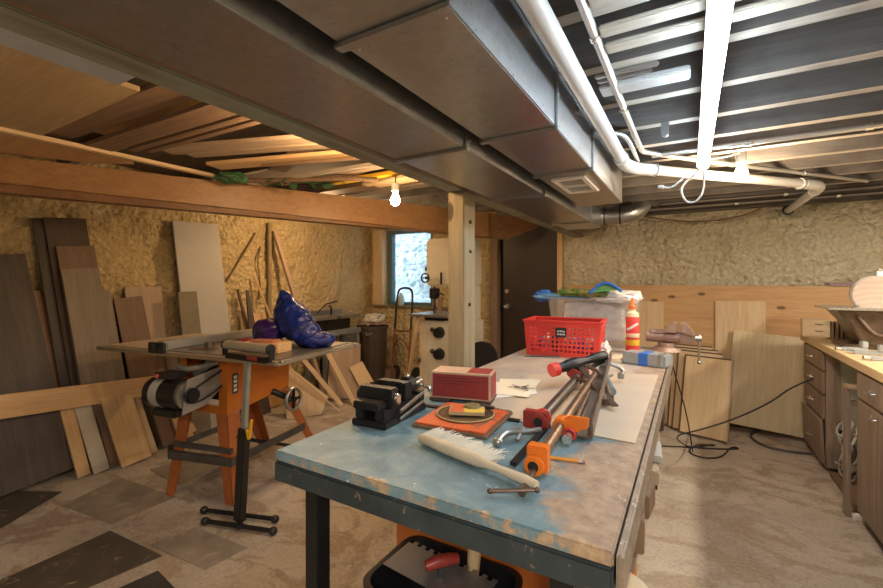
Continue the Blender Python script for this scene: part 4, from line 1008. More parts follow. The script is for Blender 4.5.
for k in range(9):
    q = A + xd*(.06+.045*k) + yd*(.05+.16*random.random()) + zu*(.045+.04*random.random())
    labs = ['blue paint lid inside the red basket','white rag inside the red basket','dark drill battery inside the red basket','pale roll inside the red basket at left','grey tin inside the red basket','blue cloth ball inside the red basket','white roll inside the red basket at middle','dark tool case inside the red basket','pale bundle inside the red basket at right']
    nm = ['paint_lid','rag','battery','tape_roll','tin','cloth_ball','tape_roll','tool_case','rag_bundle'][k]
    mt = [bluep, whitep, blackp, W['lath'], greym, bluep, whitep, blackp, whitep][k]
    crumple(nm, labs[k], nm.split('_')[-1], q, .04, mt, k, (.7,1,.9))

# clear tote with bundled plastic, green and blue bag on top
tt = thing('storage_tote', 'clear plastic storage tote behind the red basket', 'tote', (-.57,2.92,Z))
clear, nt, p = newmat('frosted_plastic'); p.inputs['Base Color'].default_value = (.90,.91,.92,1); p.inputs['Roughness'].default_value = .25; p.inputs['Transmission Weight'].default_value = .75; p.inputs['IOR'].default_value = 1.15; p.inputs['Alpha'].default_value = .38
tcx, tcy = -.56, 2.985
m = tubshell([(.245,.105,Z+.001),(.285,.135,Z+.31),(.305,.147,Z+.312),(.305,.147,Z+.322),(.278,.130,Z+.322),(.24,.10,Z+.006)], tcx, tcy, .04)
m.build('tote_body', clear, tt, smooth=True)
def bagmesh(c, rx, ry, rz, seed, fold=5, amp=.12, sq=.6, sub=5):
    m = M(); bmesh.ops.create_icosphere(m.b, subdivisions=sub, radius=1)
    for v in m.b.verts:
        p = v.co.copy(); k = max(abs(p.x), abs(p.y), abs(p.z)); q = p.lerp(p/k, sq)
        rid = 1 - abs(noise.noise(p*fold*.5 + Vector((seed,2,1))))*2
        n = noise.noise(p*1.3+Vector((seed,0,0)))*1.2 + rid*.5 + noise.noise(p*fold*1.6+Vector((0,seed,0)))*.4
        q = q*(1+amp*n*.6); v.co = Vector(c)+Vector((q.x*rx, q.y*ry, q.z*rz))
    return m
o = bagmesh((tcx,tcy,Z+.165),   .20, .080, .13, 3, 9, .22).build('plastic_bundle', flat('greyish_plastic_sheet',(.62,.60,.57),.3,var=.25,sc=9,bump=.6), None, smooth=True); tag(o, 'crumpled grey plastic sheeting packed inside the clear tote', 'plastic sheet')
o = bagmesh((tcx+.15,tcy-.02,Z+.330), .13, .10, .038, 8, 5, .25).build('white_bag', flat('white_bag_plastic',(.80,.79,.77),.35,var=.04), None, smooth=True); tag(o, 'white plastic bag bulging over the rim of the clear tote', 'bag')
gb = thing('garden_bag', 'green printed bag with blue edges on top of the tote', 'bag', (-.63,2.9,Z+.33))
pm = newmat('leaf_print'); m_, nt, p = pm
n1 = _noise(nt, _coords(nt), 26, 5, .7); nt.links.new(_ramp(nt, n1, [(.35,(.03,.08,.02)),(.5,(.10,.22,.05)),(.6,(.42,.26,.10)),(.7,(.62,.22,.12))]), p.inputs['Base Color']); p.inputs['Roughness'].default_value = .35
bagmesh((tcx-.06,tcy-.04,Z+.352), .17, .10, .026, 12, 4, .22).build('printed_panel', m_, gb, smooth=True)
bagmesh((tcx-.21,tcy-.02,Z+.325), .17, .09, .020, 15, 5, .3).build('blue_edge', flat('pale_blue_bag',(.16,.38,.66),.35,var=.3,sc=5), gb, smooth=True)
M().prism([(tcx+.0,tcy-.15,Z+.350),(tcx+.07,tcy-.13,Z+.412),(tcx+.13,tcy-.13,Z+.405),(tcx+.17,tcy-.14,Z+.375),(tcx+.06,tcy-.16,Z+.358)], (0,.012,.004)).build('green_flap', flat('green_panel',(.10,.26,.08),.4), gb, bevel=.001)
M().tube([(tcx+.0,tcy-.15,Z+.352),(tcx+.07,tcy-.13,Z+.418),(tcx+.13,tcy-.13,Z+.411),(tcx+.19,tcy-.14,Z+.365)], .010, 8, smooth=1).build('blue_piping', bluep, gb, smooth=True)
crumple('blue_glove', 'blue cloth tip hanging over the left rim of the tote', 'cloth', (tcx-.325,tcy-.06,Z+.325), .05, bluep, 6, (1.2,.6,.7))
# glue bottle
g0 = T(632.5,353,0); gx, gy = g0.x, g0.y
gb2 = thing('glue_bottle', 'wood glue bottle with orange cap and red label in front of the tote', 'bottle', (gx,gy,Z))
s_ = 1.42; sc2 = lambda pr: [(r*s_, h*s_) for r, h in pr]
def ell(m, k=.6):
    return m
gm = M().lathe((gx,gy,Z+.001),(0,0,1),sc2([(.022,0),(.026,.004),(.026,.155),(.024,.168),(.012,.176),(.012,.184)]),28); gm.build('bottle_body', flat('cream_bottle',(.80,.70,.50),.35,var=.03), gb2, smooth=True)
M().lathe((gx,gy,Z+.001+.184*s_),(0,0,1),sc2([(.014,0),(.0145,.012),(.009,.018),(.006,.040),(.0045,.048)]),20).build('cap', flat('orange_cap',(.80,.20,.05),.4), gb2, smooth=True)
M().lathe((gx,gy,Z+.001),(0,0,1),[(.0372,.012),(.0376,.013),(.0376,.215),(.0372,.216)],28).build('label', flat('red_label',(.70,.06,.05),.45,var=.05), gb2, smooth=True)
M().lathe((gx,gy,Z+.001),(0,0,1),[(.0377,.048),(.0380,.049),(.0380,.080),(.0377,.081)],28).build('label_band', yellowp, gb2, smooth=True)
M().lathe((gx,gy,Z+.001),(0,0,1),[(.0377,.095),(.0380,.096),(.0380,.118),(.0377,.119)],28).build('label_band', flat('cream_band',(.80,.66,.44),.4), gb2, smooth=True)
q = Vector((gx,gy,Z)); sw_ = M()
cv = Vector((-gx,-gy,0)).normalized(); rt_ = Vector((-cv.y, cv.x, 0))
for k in range(14):
    a_ = -.9+1.8*k/13; dr_ = (cv*math.cos(a_)+rt_*math.sin(a_)); 
    if k: sw_.bar(prev_, q+dr_*.0385+zu*(.160+.018*math.sin(a_*1.6)), .001, .014)
    prev_ = q+dr_*.0385+zu*(.160+.018*math.sin(a_*1.6))
sw_.build('label_swoosh', whitep, gb2)
# grey case with blue latch, note pad
a, b2 = T(622,363,0), T(665,369,0); d = (b2-a).normalized(); n_ = Vector((-d.y,d.x,0)); Lc = (b2-a).length
gc = thing('tool_case', 'small grey case with a blue band at the right edge of the workbench', 'case', a+d*Lc/2)
c = a+d*Lc/2+n_*.055+zu*.031
def ob(m, cc, s): return m.obox(cc, s, (0,0,math.atan2(d.y,d.x)))
ob(M(), c, (Lc,.11,.060)).build('case_body', flat('light_grey_plastic',(.34,.36,.38),.4), gc, bevel=.006)
ob(M(), c, (.05,.113,.063)).build('latch_band', bluep, gc, bevel=.003)
ob(M(), c+d*.075, (.014,.114,.064)).build('latch', greym, gc, bevel=.002)
o = ob(M(), T(613,362,0)+n_*.06+zu*.010, (.09,.14,.018)).build('note_pad', flat('cream_pad',(.80,.70,.52),.6,var=.03), None, bevel=.001); tag(o, 'cream note pad lying left of the grey case', 'pad')
# bench vise at the far right corner
bv = thing('bench_vise', 'worn reddish brown bench vise at the far right corner of the workbench', 'vise', (-.128,2.97,Z))
vm = flat('worn_vise_paint', (.36,.25,.21), .45, .3, .15, 10, wear=(.55,.48,.43), wearamt=.60)
vx, vy = -.128, 2.97
M().cyl((vx,vy,Z),(vx,vy,Z+.022),.085,.07,n=24).cyl((vx,vy,Z+.022),(vx,vy,Z+.05),.05,.05,n=20).build('swivel_base', vm, bv, smooth=True)
m = M(); m.tube([(vx-.115,vy,Z+.085),(vx-.10,vy,Z+.085),(vx+.06,vy,Z+.085),(vx+.075,vy,Z+.085)], .036, 16); m.box((vx-.09,vy-.035,Z+.108),(vx+.0,vy+.035,Z+.128)); m.build('vise_body', vm, bv, smooth=False, bevel=.003)
def jawp(pts): return M().prism([(x, vy-.055, z) for x, z in pts], (0,.11,0))
jawp([(vx-.01,Z+.115),(vx+.055,Z+.115),(vx+.055,Z+.178),(vx+.035,Z+.178),(vx+.01,Z+.155)]).build('fixed_jaw', vm, bv, bevel=.004)
jawp([(vx+.095,Z+.178),(vx+.075,Z+.178),(vx+.075,Z+.120),(vx+.14,Z+.100),(vx+.155,Z+.105),(vx+.125,Z+.15)]).build('moving_jaw', vm, bv, bevel=.004)
M().box((vx+.078,vy-.035,Z+.055),(vx+.150,vy+.035,Z+.116)).build('slide_housing', vm, bv, bevel=.006)
M().box((vx+.02,vy-.025,Z+.060),(vx+.0775,vy+.025,Z+.108)).build('slide_bar', greym, bv, bevel=.002)
M().cyl((vx+.1505,vy,Z+.085),(vx+.185,vy,Z+.085),.018,n=16).build('screw_head', greym, bv, smooth=True)
M().tube([(vx+.172,vy,Z+.100),(vx+.172,vy-.004,Z-.055)], .0065, 10).sph((vx+.172,vy,Z+.102), .011, 6).sph((vx+.172,vy-.004,Z-.057), .011, 6).build('handle', greym, bv, smooth=True)
# ================================================================ TABLE SAW AND WHAT LIES ON IT
ts = thing('table_saw', 'orange contractor table saw with a black motor hanging at its left', 'table saw', (-1.90,1.50,0), R(9))
def S(m, n, mt, sm=False, bv=0, par=None): return m.build(n, mt, par or ts, smooth=sm, bevel=bv, local=True)
osaw = flat('saw_orange', (.58,.17,.02), .45, 0, .10, 5, wear=(.33,.13,.05), wearamt=.68)
oleg = flat('saw_leg_orange', (.44,.13,.035), .5, 0, .14, 12, wear=(.42,.30,.22), wearamt=.63)
top_m = steel('cast_table', (.26,.25,.24), .35, .15, .75)
S(M().box((-.62,.0,.845),(-.30,.69,.88)), 'table_top', top_m, bv=.003)
S(M().box((-.2985,.0,.85),(.0,.69,.88)), 'table_wing', top_m, bv=.003)
S(M().box((-.90,.0,.85),(-.6215,.69,.88)), 'table_wing', top_m, bv=.003)
S(M().box((-1.43,.02,.862),(-.9015,.67,.88)), 'extension_board', wood('ext_board', (.46,.36,.24), (.56,.45,.32), 'x'), bv=.002)
S(M().box((-1.46,-.030,.852),(.02,-.001,.876)), 'front_rail', steel('rail_alu', (.50,.44,.36), .4), bv=.002)
S(M().box((-1.0,.691,.852),(.06,.715,.876)), 'rear_rail', steel('rail_alu2', (.55,.52,.47), .4), bv=.002)
S(M().box((.001,.02,.858),(.02,.74,.872)).box((.0205,-.02,.850),(.034,.74,.862)), 'side_rail', steel('rail_alu3', (.55,.52,.47), .4), bv=.001)
S(M().box((-.60,.34,.8805),(-.44,.345,.8815)), 'blade_slot', blackp)
# sheet metal body, open towards the motor
bx0, bx1, by0, by1, bz0, bz1 = -.86, -.46, .10, .62, .50, .845
S(M().hexa([(bx1-.004,by0,bz0),(bx1,by0,bz0),(bx1,by1,bz0+.06),(bx1-.004,by1,bz0+.06)], [(bx1-.004,by0,bz1),(bx1,by0,bz1),(bx1,by1,bz1),(bx1-.004,by1,bz1)]), 'side_panel', osaw)
S(M().box((bx0,by0,bz0),(bx0+.004,by1,bz1)), 'side_panel', osaw)
S(M().box((bx0+.004,by1-.004,bz0),(bx1-.004,by1,bz1)), 'front_panel', osaw)
S(M().box((bx0+.004,by0,bz0),(bx0+.06,by0+.004,bz1)).box((bx1-.07,by0,bz0),(bx1-.004,by0+.004,bz1)).box((bx0+.06,by0,bz0),(bx1-.07,by0+.004,bz0+.05)), 'back_panel', osaw)
S(M().box((bx0+.01,by0+.15,bz0+.03),(bx1-.01,by1-.02,bz1-.02)), 'inner_guard', flat('dark_interior', (.05,.03,.025), .7))
pl_ = S(M().box((bx1+.0005,by0+.035,.62),(bx1+.002,by0+.075,.74)), 'name_plate', flat('plate_navy', (.02,.05,.08), .4))
for k in range(4): S(M().box((bx1+.0022,by0+.043,.632+k*.026),(bx1+.003,by0+.067,.650+k*.026)), 'plate_mark', whitep)
def leg(p0, p1, w0=.062):
    p0, p1 = Vector(p0), Vector(p1); m = M()
    cx = (p0+p1)/2; out = Vector((p1.x-(bx0+bx1)/2, p1.y-(by0+by1)/2, 0)); ox = Vector((1 if out.x > 0 else -1, 0, 0)); oy = Vector((0, 1 if out.y > 0 else -1, 0))
    for (d1, d2) in ((ox, oy), (oy, ox)):     # folded angle section
        a0, a1 = p0 - d2*w0*1.5, p1 - d2*w0
        m.hexa([p1, p1-d1*.004, a1-d1*.004, a1], [p0, p0-d1*.004, a0-d1*.004, a0])
    S(m, 'leg', oleg)
leg((bx0,by0,bz0),(-.85,.0,0)); leg((bx1,by0,bz0),(-.373,.06,0)); leg((bx1,by1,bz0+.05),(-.40,.90,0)); leg((bx0,by1,bz0),(-.93,.88,0))
grm = flat('dull_steel', (.12,.115,.11), .5, .5, .25)
S(M().bar((-.855,.03,.24),(-.395,.085,.24),.03,.045), 'stretcher', grm); S(M().bar((-.845,.05,.30),(-.41,.09,.30),.02,.03), 'stretcher', grm)
S(M().bar((-.405,.10,.24),(-.42,.74,.24),.006,.05), 'stretcher', grm); S(M().bar((-.90,.05,.26),(-.915,.74,.26),.006,.04), 'stretcher', grm)
S(M().bar((-.44,.14,.36),(-.425,.70,.10),.010,.022), 'brace', iron)
for q in ((-.366,.055,.40),(-.36,.05,.12)): pass
# motor, pulley and belt
mc = (-.66, -.095, .665)
mo = S(M().tube([(mc[0]-.135,mc[1],mc[2]),(mc[0]-.12,mc[1],mc[2]),(mc[0]+.10,mc[1],mc[2]),(mc[0]+.115,mc[1],mc[2])], .085, 26), 'motor', flat('motor_black', (.02,.02,.022), .35, .3), True)
S(M().tube([(mc[0]-.085,mc[1],mc[2]),(mc[0]-.02,mc[1],mc[2])], .0862, 26), 'motor_label', flat('motor_label_silver', (.42,.42,.40), .45, var=.15, sc=40), True, par=mo)
S(M().tube([(mc[0]-.150,mc[1],mc[2]),(mc[0]-.132,mc[1],mc[2])], .074, 24), 'motor_cap', blackp, True, par=mo)
S(M().tube([(mc[0]+.112,mc[1],mc[2]),(mc[0]+.135,mc[1],mc[2])], .078, 24), 'motor_cap', greym, True, par=mo)
S(M().box((mc[0]-.08,mc[1]-.05,mc[2]+.086),(mc[0]+.06,mc[1]+.05,mc[2]+.118)), 'switch_box', blackp, bv=.004, par=mo)
S(M().cyl((mc[0]-.05,mc[1]-.0501,mc[2]+.103),(mc[0]-.05,mc[1]-.062,mc[2]+.103),.010,n=14), 'switch_button', flat('button_red', (.7,.12,.08), .4), par=mo)
S(M().box((mc[0]-.10,mc[1]-.05,mc[2]-.125),(mc[0]+.08,mc[1]+.05,mc[2]-.084)), 'capacitor_box', blackp, bv=.006, par=mo)
S(M().cyl((mc[0]+.136,mc[1],mc[2]),(mc[0]+.175,mc[1],mc[2]),.036,n=22).cyl((mc[0]+.145,mc[1],mc[2]),(mc[0]+.165,mc[1],mc[2]),.042,n=22), 'pulley', iron, bv=.002)
S(M().prism([(mc[0]+.138,mc[1]-.05,mc[2]-.10),(mc[0]+.138,mc[1]+.10,mc[2]-.08),(mc[0]+.138,.22,.74),(mc[0]+.138,.18,.80),(mc[0]+.138,mc[1]-.02,mc[2]+.09)], (.004,0,0)), 'motor_bracket', flat('bracket_grey', (.34,.33,.32), .45, .4), bv=.001)
S(M().tube([(mc[0]+.156,mc[1]-.045,mc[2]+.01),(mc[0]+.156,.13,.78),(mc[0]+.156,.20,.80),(mc[0]+.156,.23,.74),(mc[0]+.156,.0,mc[2]-.04),(mc[0]+.156,mc[1]-.02,mc[2]-.045)], .0055, 8, closed=True, smooth=1), 'belt', blackp, True)
S(M().tube([(-.70,-.03,.80),(-.62,-.05,.79),(-.55,-.01,.80),(-.52,.08,.82)], .018, 10, smooth=1).tube([(-.60,.0,.76),(-.54,.02,.80),(-.56,.10,.84)], .022, 10, smooth=1), 'trunnion', flat('cast_grey', (.24,.23,.22), .5, .4, .25, 20), True)
# handwheel on the front face
hw = S(M().ring((-.375,.57,.485),(1,.0,.05),.072,.011,28,8), 'handwheel', greym, True)
S(M().bar((-.375,.57,.415),(-.375,.57,.555),.014,.016).bar((-.375,.50,.485),(-.375,.64,.485),.014,.016).cyl((-.40,.57,.485),(-.36,.57,.485),.018,n=14), 'wheel_spoke', iron, par=hw)
S(M().tube([(-.46,.46,.56),(-.43,.50,.53),(-.42,.55,.50),(-.395,.57,.485)], .020, 10, smooth=1), 'wheel_bracket', iron, True)
# rip fence
fe = thing('rip_fence', 'grey aluminium rip fence resting across the table saw', 'fence', (-1.80,1.516,.881), R(9))
alu = steel('fence_alu', (.56,.55,.52), .38)
M().box((-.995,-.02,.001),(-.94,.86,.055)).box((-.938,.0,.010),(-.930,.86,.050)).build('fence_bar', alu, fe, bevel=.003, local=True)
M().box((-1.03,-.055,-.012),(-.90,-.0305,.052)).build('fence_head', blackp, fe, bevel=.004, local=True)
M().box((-.975,-.075,.010),(-.955,-.056,.045)).build('locking_lever', blackp, fe, bevel=.003, local=True)
# block of wood, small clamp, bag on the saw
def onts(x, y, z=0): v = Matrix.Rotation(R(9), 3, 'Z') @ Vector((x, y, 0)); return Vector((-1.90+v.x, 1.50+v.y, .881+z))
q = onts(-.26,.20); o = M().box((-.13,-.065,0),(.13,.065,.055)).build('wood_block', W['pine'], None, bevel=.003, local=True); o.location = q; o.rotation_euler = (0,0,R(14)); tag(o, 'pale wood block lying on the table saw in front of the blue bag', 'block')
q = onts(-.24,.20,.056); o = M().box((-.10,-.045,0),(.05,.045,.012)).build('wood_offcut', flat('reddish_wood', (.42,.17,.10), .5), None, bevel=.002, local=True); o.location = q; o.rotation_euler = (0,0,R(22)); tag(o, 'reddish piece lying on the pale wood block', 'offcut')
rc = thing('hold_down', 'small dark red tool lying on the saw between fence and wood block', 'tool', onts(-.50,.28))
a = onts(-.50,.28,.022); M().tube([a+Vector((-.07,-.02,0)), a+Vector((0,0,.012)), a+Vector((.06,.03,0))], lambda t: .016+.010*math.sin(t*3.14), 12).build('tool_body', redc, rc, smooth=True)
M().tube([a+Vector((-.16,-.05,-.008)), a+Vector((-.10,-.03,.0)), a+Vector((-.07,-.02,0))], .010, 8).build('tool_arm', greym, rc, smooth=True)
q = onts(-.68,.12,.0); mg = thing('miter_gauge', 'brass coloured mitre gauge lying near the near edge of the saw', 'gauge', q)
M().obox(q+Vector((0,0,.006)), (.16,.03,.010), (0,0,R(30))).build('gauge_bar', W['mould'], mg); M().cyl(q+Vector((.03,.02,.0115)), q+Vector((.03,.02,.045)), .028, n=18).build('gauge_head', rustm, mg, bevel=.002)
bgm, nt, p = newmat('blue_bag_plastic'); n_ = _noise(nt, _coords(nt), 9, 5, .6, 1.5)
nt.links.new(_ramp(nt, n_, [(.3,(.003,.009,.07)),(.7,(.008,.03,.25))]), p.inputs['Base Color']); p.inputs['Roughness'].default_value = .22
_bump(nt, p, n_, .6, .03)
bb_ = thing('blue_bag', 'crumpled dark blue plastic bag standing on the table saw', 'bag', onts(-.30,.48))
def blob(par, name, c, f, mat, sub=5, seed=0):
    m = M(); bmesh.ops.create_icosphere(m.b, subdivisions=sub, radius=1)
    for v in m.b.verts:
        p_ = v.co.copy(); q_ = f(p_)
        rid = (1-abs(noise.noise(Vector((q_.x*9,q_.y*9,q_.z*3))+Vector((seed,0,0))))*2.2)
        q_ += p_*(.014*rid + .012*noise.noise(q_*22)); q_.z = max(q_.z, .001); v.co = Vector(c)+q_
    m.build(name, mat, par, smooth=True)
c = onts(-.30,.48)
def f1(p_):
    z = (p_.z+1)/2; r = .16*(1-.66*z**1.5); return Vector((p_.x*(r+.04*(1-z)) + .13*(1-z)**1.1 - .10*z, p_.y*r*.75, z*.345))
blob(bb_, 'bag_body', c, f1, bgm, 6, 3)
def f2(p_): return Vector((p_.x*.125 + .20, p_.y*.10, (p_.z+1)*.045))
blob(bb_, 'bag_skirt', c, f2, bgm, 5, 6)
pur = flat('purple_bag', (.045,.018,.13), .2, sc=9, var=.5, bump=.6)
def f3(p_): return Vector((p_.x*.115 - .175, p_.y*.095-.04, (p_.z+1)*.085))
blob(bb_, 'bag_fold', c, f3, pur, 5, 9)

# roller stand
rs = thing('roller_stand', 'black roller stand with H shaped foot in front of the table saw', 'roller stand', (-2.10,1.40,0))
for (u0, v0, u1, v1) in ((204,510,275,519),(205,521,273,531)):
    a, b2 = P(u0, v0, z=.022), P(u1, v1, z=.022)
    M().tube([a, b2], .012, 10).build('foot_bar', iron, rs, smooth=True)
    for q in (a, b2): M().sph(q, (.022,.022,.021), 8).build('foot_knob', blackp, rs, smooth=True)
fa, fb_ = P(239,514,z=.03), P(240,527,z=.03); mid = (fa+fb_)/2
M().bar(fa, fb_, .03, .022).build('foot_link', iron, rs)
tp = P(255,354,d=2.22); tp = Vector((mid.x+.085, mid.y-.01, .905))
md = mid.lerp(tp, .57)
M().bar(mid, md, .058, .040, up=(0,1,0)).build('outer_post', flat('stand_black', (.02,.02,.02), .4, wear=(.2,.2,.19), wearamt=.72), rs, bevel=.004)
M().bar(md+(tp-md)*.002, tp, .034, .022, up=(0,1,0)).build('inner_post', flat('inner_post_grey', (.36,.37,.33), .4, .3), rs, bevel=.002)
M().bar(md+Vector((.03,-.005,.0)), md+Vector((.055,-.01,-.045)), .016, .014).bar(md+Vector((.055,-.01,-.04)), md+Vector((.075,-.01,.06)), .014, .014).build('lock_lever', flat('yellow_lever', (.85,.45,.02), .4), rs, bevel=.003)
M().bar(tp+Vector((-.165,0,-.002)), tp+Vector((.155,.006,-.002)), .045, .030).build('head_bracket', iron, rs, bevel=.003)
M().bar(tp+Vector((.025,-.0235,.004)), tp+Vector((.105,-.0235,.004)), .002, .022).build('red_label', redc, rs)
ra, rb2 = tp+Vector((-.175,-.004,.052)), tp+Vector((.165,.006,.052))
M().tube([ra, rb2], .025, 24).build('roller', flat('roller_steel', (.50,.47,.40), .3, .6, .05, 3), rs, smooth=True)
for q, s in ((ra,-1),(rb2,1)):
    M().cyl(q+Vector((s*.001,0,0)), q+Vector((s*.010,0,0)), .027, n=20).build('roller_cap', blackp, rs)
    M().bar(q+Vector((s*.014,0,-.055)), q+Vector((s*.014,0,.0)), .006, .03, up=(0,1,0)).build('roller_arm', iron, rs)

# ================================================================ BACK LEFT CORNER
jn = thing('jointer', 'grey bench jointer on a steel stand in the back left corner', 'jointer', (-3.66,3.66,0))
for (x, y, dx_, dy_) in ((-3.74,3.42,-.03,-.04),(-3.50,3.42,.03,-.04),(-3.74,3.92,-.03,.04),(-3.50,3.92,.03,.04)):
    M().bar((x+dx_,y+dy_,0),(x,y,.68),.045,.045,up=(0,1,0)).build('leg', greyp, jn)
M().box((-3.78,3.38,.681),(-3.46,3.96,.735)).build('stand_top', greyp, jn, bevel=.004)
M().box((-3.75,3.90,.20),(-3.49,3.93,.235)).build('stretcher', W['pine_light'], jn)
M().box((-3.50,3.45,.20),(-3.47,3.90,.235)).build('stretcher', greyp, jn)
M().box((-3.72,3.46,.7355),(-3.54,3.86,.86)).build('machine_base', iron, jn, bevel=.01)
M().box((-3.74,3.30,.861),(-3.52,3.62,.895)).build('infeed_table', greym, jn, bevel=.004)
M().box((-3.74,3.68,.861),(-3.52,4.02,.895)).build('outfeed_table', greym, jn, bevel=.004)
M().box((-3.80,3.34,.896),(-3.775,3.98,.95)).build('fence', greym, jn, bevel=.003)
M().tube([(-3.66,3.66,.896),(-3.66,3.66,.99),(-3.63,3.60,1.01)], .012, 8).build('guard_post', iron, jn, smooth=True)
M().tube([(-3.74,3.52,.93),(-3.70,3.62,1.03),(-3.62,3.72,1.06)], .010, 8).build('guard_arm', iron, jn, smooth=True)
M().cyl((-3.50,3.52,.62),(-3.44,3.52,.62),.018,n=12).build('red_grip', flat('red_grip', (.55,.03,.03), .4), jn)
M().box((-3.70,3.50,.10),(-3.52,3.84,.42)).build('motor_box', iron, jn, bevel=.02)

tc_ = thing('trash_can', 'dark brown ribbed trash can filled with wood shavings beside the jointer', 'trash can', (-3.50,4.22,0))
m = M(); prof = [(.155,0),(.19,.70),(.205,.70),(.205,.735),(.185,.735),(.15,.02)]
n = 64; rings = []
for (r_, h_) in prof: rings.append([m.b.verts.new((-3.50+math.cos(2*math.pi*i/n)*(r_-(.006 if (i//2)%2 and h_<.7 else 0)), 4.22+math.sin(2*math.pi*i/n)*(r_-(.006 if (i//2)%2 and h_<.7 else 0)), h_+.001)) for i in range(n)])
for A_, B_ in zip(rings, rings[1:]):
    for i in range(n): m.b.faces.new((A_[i], A_[(i+1)%n], B_[(i+1)%n], B_[i]))
m.b.faces.new(rings[0][::-1]); m.b.faces.new(rings[-1])
m.build('can_body', flat('brown_can', (.075,.05,.04), .45), tc_, smooth=True)
M().tube([(-3.44,4.02,.66),(-3.40,4.0,.63),(-3.34,4.02,.66)], .012, 8, smooth=1).build('handle', brightm, tc_, smooth=True)
sh = M(); random.seed(5)
for i in range(150):
    a_ = random.uniform(0,6.28); r_ = .17*math.sqrt(random.random()); h_ = .745+.05*(1-r_/.17)*random.random()+.012
    sh.obox((-3.50+r_*math.cos(a_), 4.22+r_*math.sin(a_), h_), (random.uniform(.02,.08), random.uniform(.01,.03), .008), (random.uniform(-.5,.5), random.uniform(-.5,.5), a_*2))
o = sh.build('wood_scraps', W['pinkb'], None); tag(o, 'small wood scraps heaped in the top of the trash can', 'wood scraps', kind='stuff')
o = bagmesh((-3.48,4.24,.83), .11, .08, .05, 5, 5, .3).build('plastic_bag', flat('pale_bag', (.66,.64,.60), .35), None, smooth=True); tag(o, 'pale crumpled plastic bag on top of the trash can', 'bag')

ht = thing('hand_truck', 'rusty two wheeled hand truck with black looped handle under the window', 'hand truck', (-3.16,4.46,0))
hx0, hx1, hy_ = -3.31, -3.06, 4.47
M().tube([(hx0,hy_-.03,.68),(hx0,hy_+.02,1.12),(hx0+.04,hy_+.03,1.21),(hx1-.04,hy_+.03,1.21),(hx1,hy_+.02,1.12),(hx1,hy_-.03,.68)], .014, 10, smooth=2).build('handle_loop', iron, ht, smooth=True)
rust = flat('rusty_frame', (.24,.09,.05), .6, .3, .3, 20)
for x in (hx0, hx1): M().tube([(x,hy_-.10,.02),(x,hy_-.03,.68)], .014, 10).build('side_rail', rust, ht, smooth=True)
M().tube([(hx0,hy_-.035,.66),(hx1,hy_-.035,.66)], .012, 8).build('cross_bar', rust, ht, smooth=True)
M().tube([(hx0,hy_-.05,.42),(hx0+.08,hy_-.09,.56),(hx1-.08,hy_-.09,.56),(hx1,hy_-.05,.42)], .010, 8, smooth=1).build('cross_bar', rust, ht, smooth=True)
M().box((hx0-.02,hy_-.26,.002),(hx1+.02,hy_-.10,.012)).build('toe_plate', rust, ht)
for x in (hx0-.04, hx1+.04): M().cyl((x-.02,hy_+.03,.10),(x+.02,hy_+.03,.10),.098,n=24).build('wheel', blackp, ht, bevel=.01)

bs_ = thing('band_saw', 'tall cream band saw standing behind the wooden post', 'band saw', (-1.98,3.5,0))
bx, by = -2.235, 3.40
M().box((bx+.02,by,0),(bx+.50,by+.36,.93)).build('lower_cabinet', cream, bs_, bevel=.006)
M().box((bx,by-.004,0),(bx+.07,by,.93)).build('corner_trim', wood('saw_trim', (.58,.48,.32), (.66,.56,.40), 'z'), bs_)
M().box((bx-.06,by-.10,.965),(bx+.36,by+.38,.99)).build('saw_table', greym, bs_, bevel=.004)
M().box((bx+.06,by-.02,.931),(bx+.28,by+.20,.9645)).build('trunnion', iron, bs_, bevel=.006)
M().box((bx+.05,by+.02,1.25),(bx+.50,by+.33,1.70)).build('upper_cabinet', cream, bs_, bevel=.02)
M().box((bx+.36,by+.06,.931),(bx+.50,by+.30,1.249)).build('spine', cream, bs_, bevel=.006)
M().cyl((bx+.10,by+.10,.991),(bx+.10,by+.10,1.249),.009,n=12).build('guide_post', iron, bs_, smooth=True)
M().box((bx+.07,by+.05,1.13),(bx+.14,by+.14,1.23)).build('blade_guide', iron, bs_, bevel=.006)
M().box((bx+.112,by+.09,.991),(bx+.114,by+.105,1.13)).build('blade', brightm, bs_)
g_ = M().ring((bx+.07,by-.02,1.33),(0,1,0),.042,.007,24,8).build('guide_wheel', iron, bs_, smooth=True)
M().cyl((bx+.07,by-.01,1.33),(bx+.07,by+.019,1.33),.014,n=12).bar((bx+.03,by-.018,1.33),(bx+.11,by-.018,1.33),.006,.010).build('wheel_hub', iron, bs_)
M().sph((bx+.01,by+.10,1.42),.020,8).build('knob', blackp, bs_, smooth=True); M().cyl((bx+.02,by+.10,1.42),(bx+.0495,by+.10,1.42),.007,n=8).build('knob_stem', iron, bs_)
M().box((bx+.22,by+.005,1.27),(bx+.235,by+.019,1.38)).build('latch', iron, bs_)
M().tube([(bx+.16,by+.0,1.17),(bx+.20,by-.01,1.20),(bx+.26,by,1.17)], .008, 8).build('lamp_arm', iron, bs_, smooth=True)
for z_ in (.62,.82):
    M().cyl((bx+.22,by-.05,z_),(bx+.22,by-.001,z_),.045,.055,n=18).build('hand_knob', iron, bs_, smooth=True)
    M().sph((bx+.17,by-.055,z_+.03),.022,8).build('hand_knob', blackp, bs_, smooth=True)
M().cyl((bx+.60,by+.10,.60),(bx+.60,by+.14,.60),.15,n=30).build('pulley_cover', blackp, bs_, bevel=.008)
M().box((bx+.5005,by+.12,.50),(bx+.62,by+.26,.70)).build('motor', iron, bs_, bevel=.02)
M().tube([(bx+.00,by-.03,.55),(bx+.02,by-.02,.55)], .02, 8).build('small_knob', blackp, bs_)
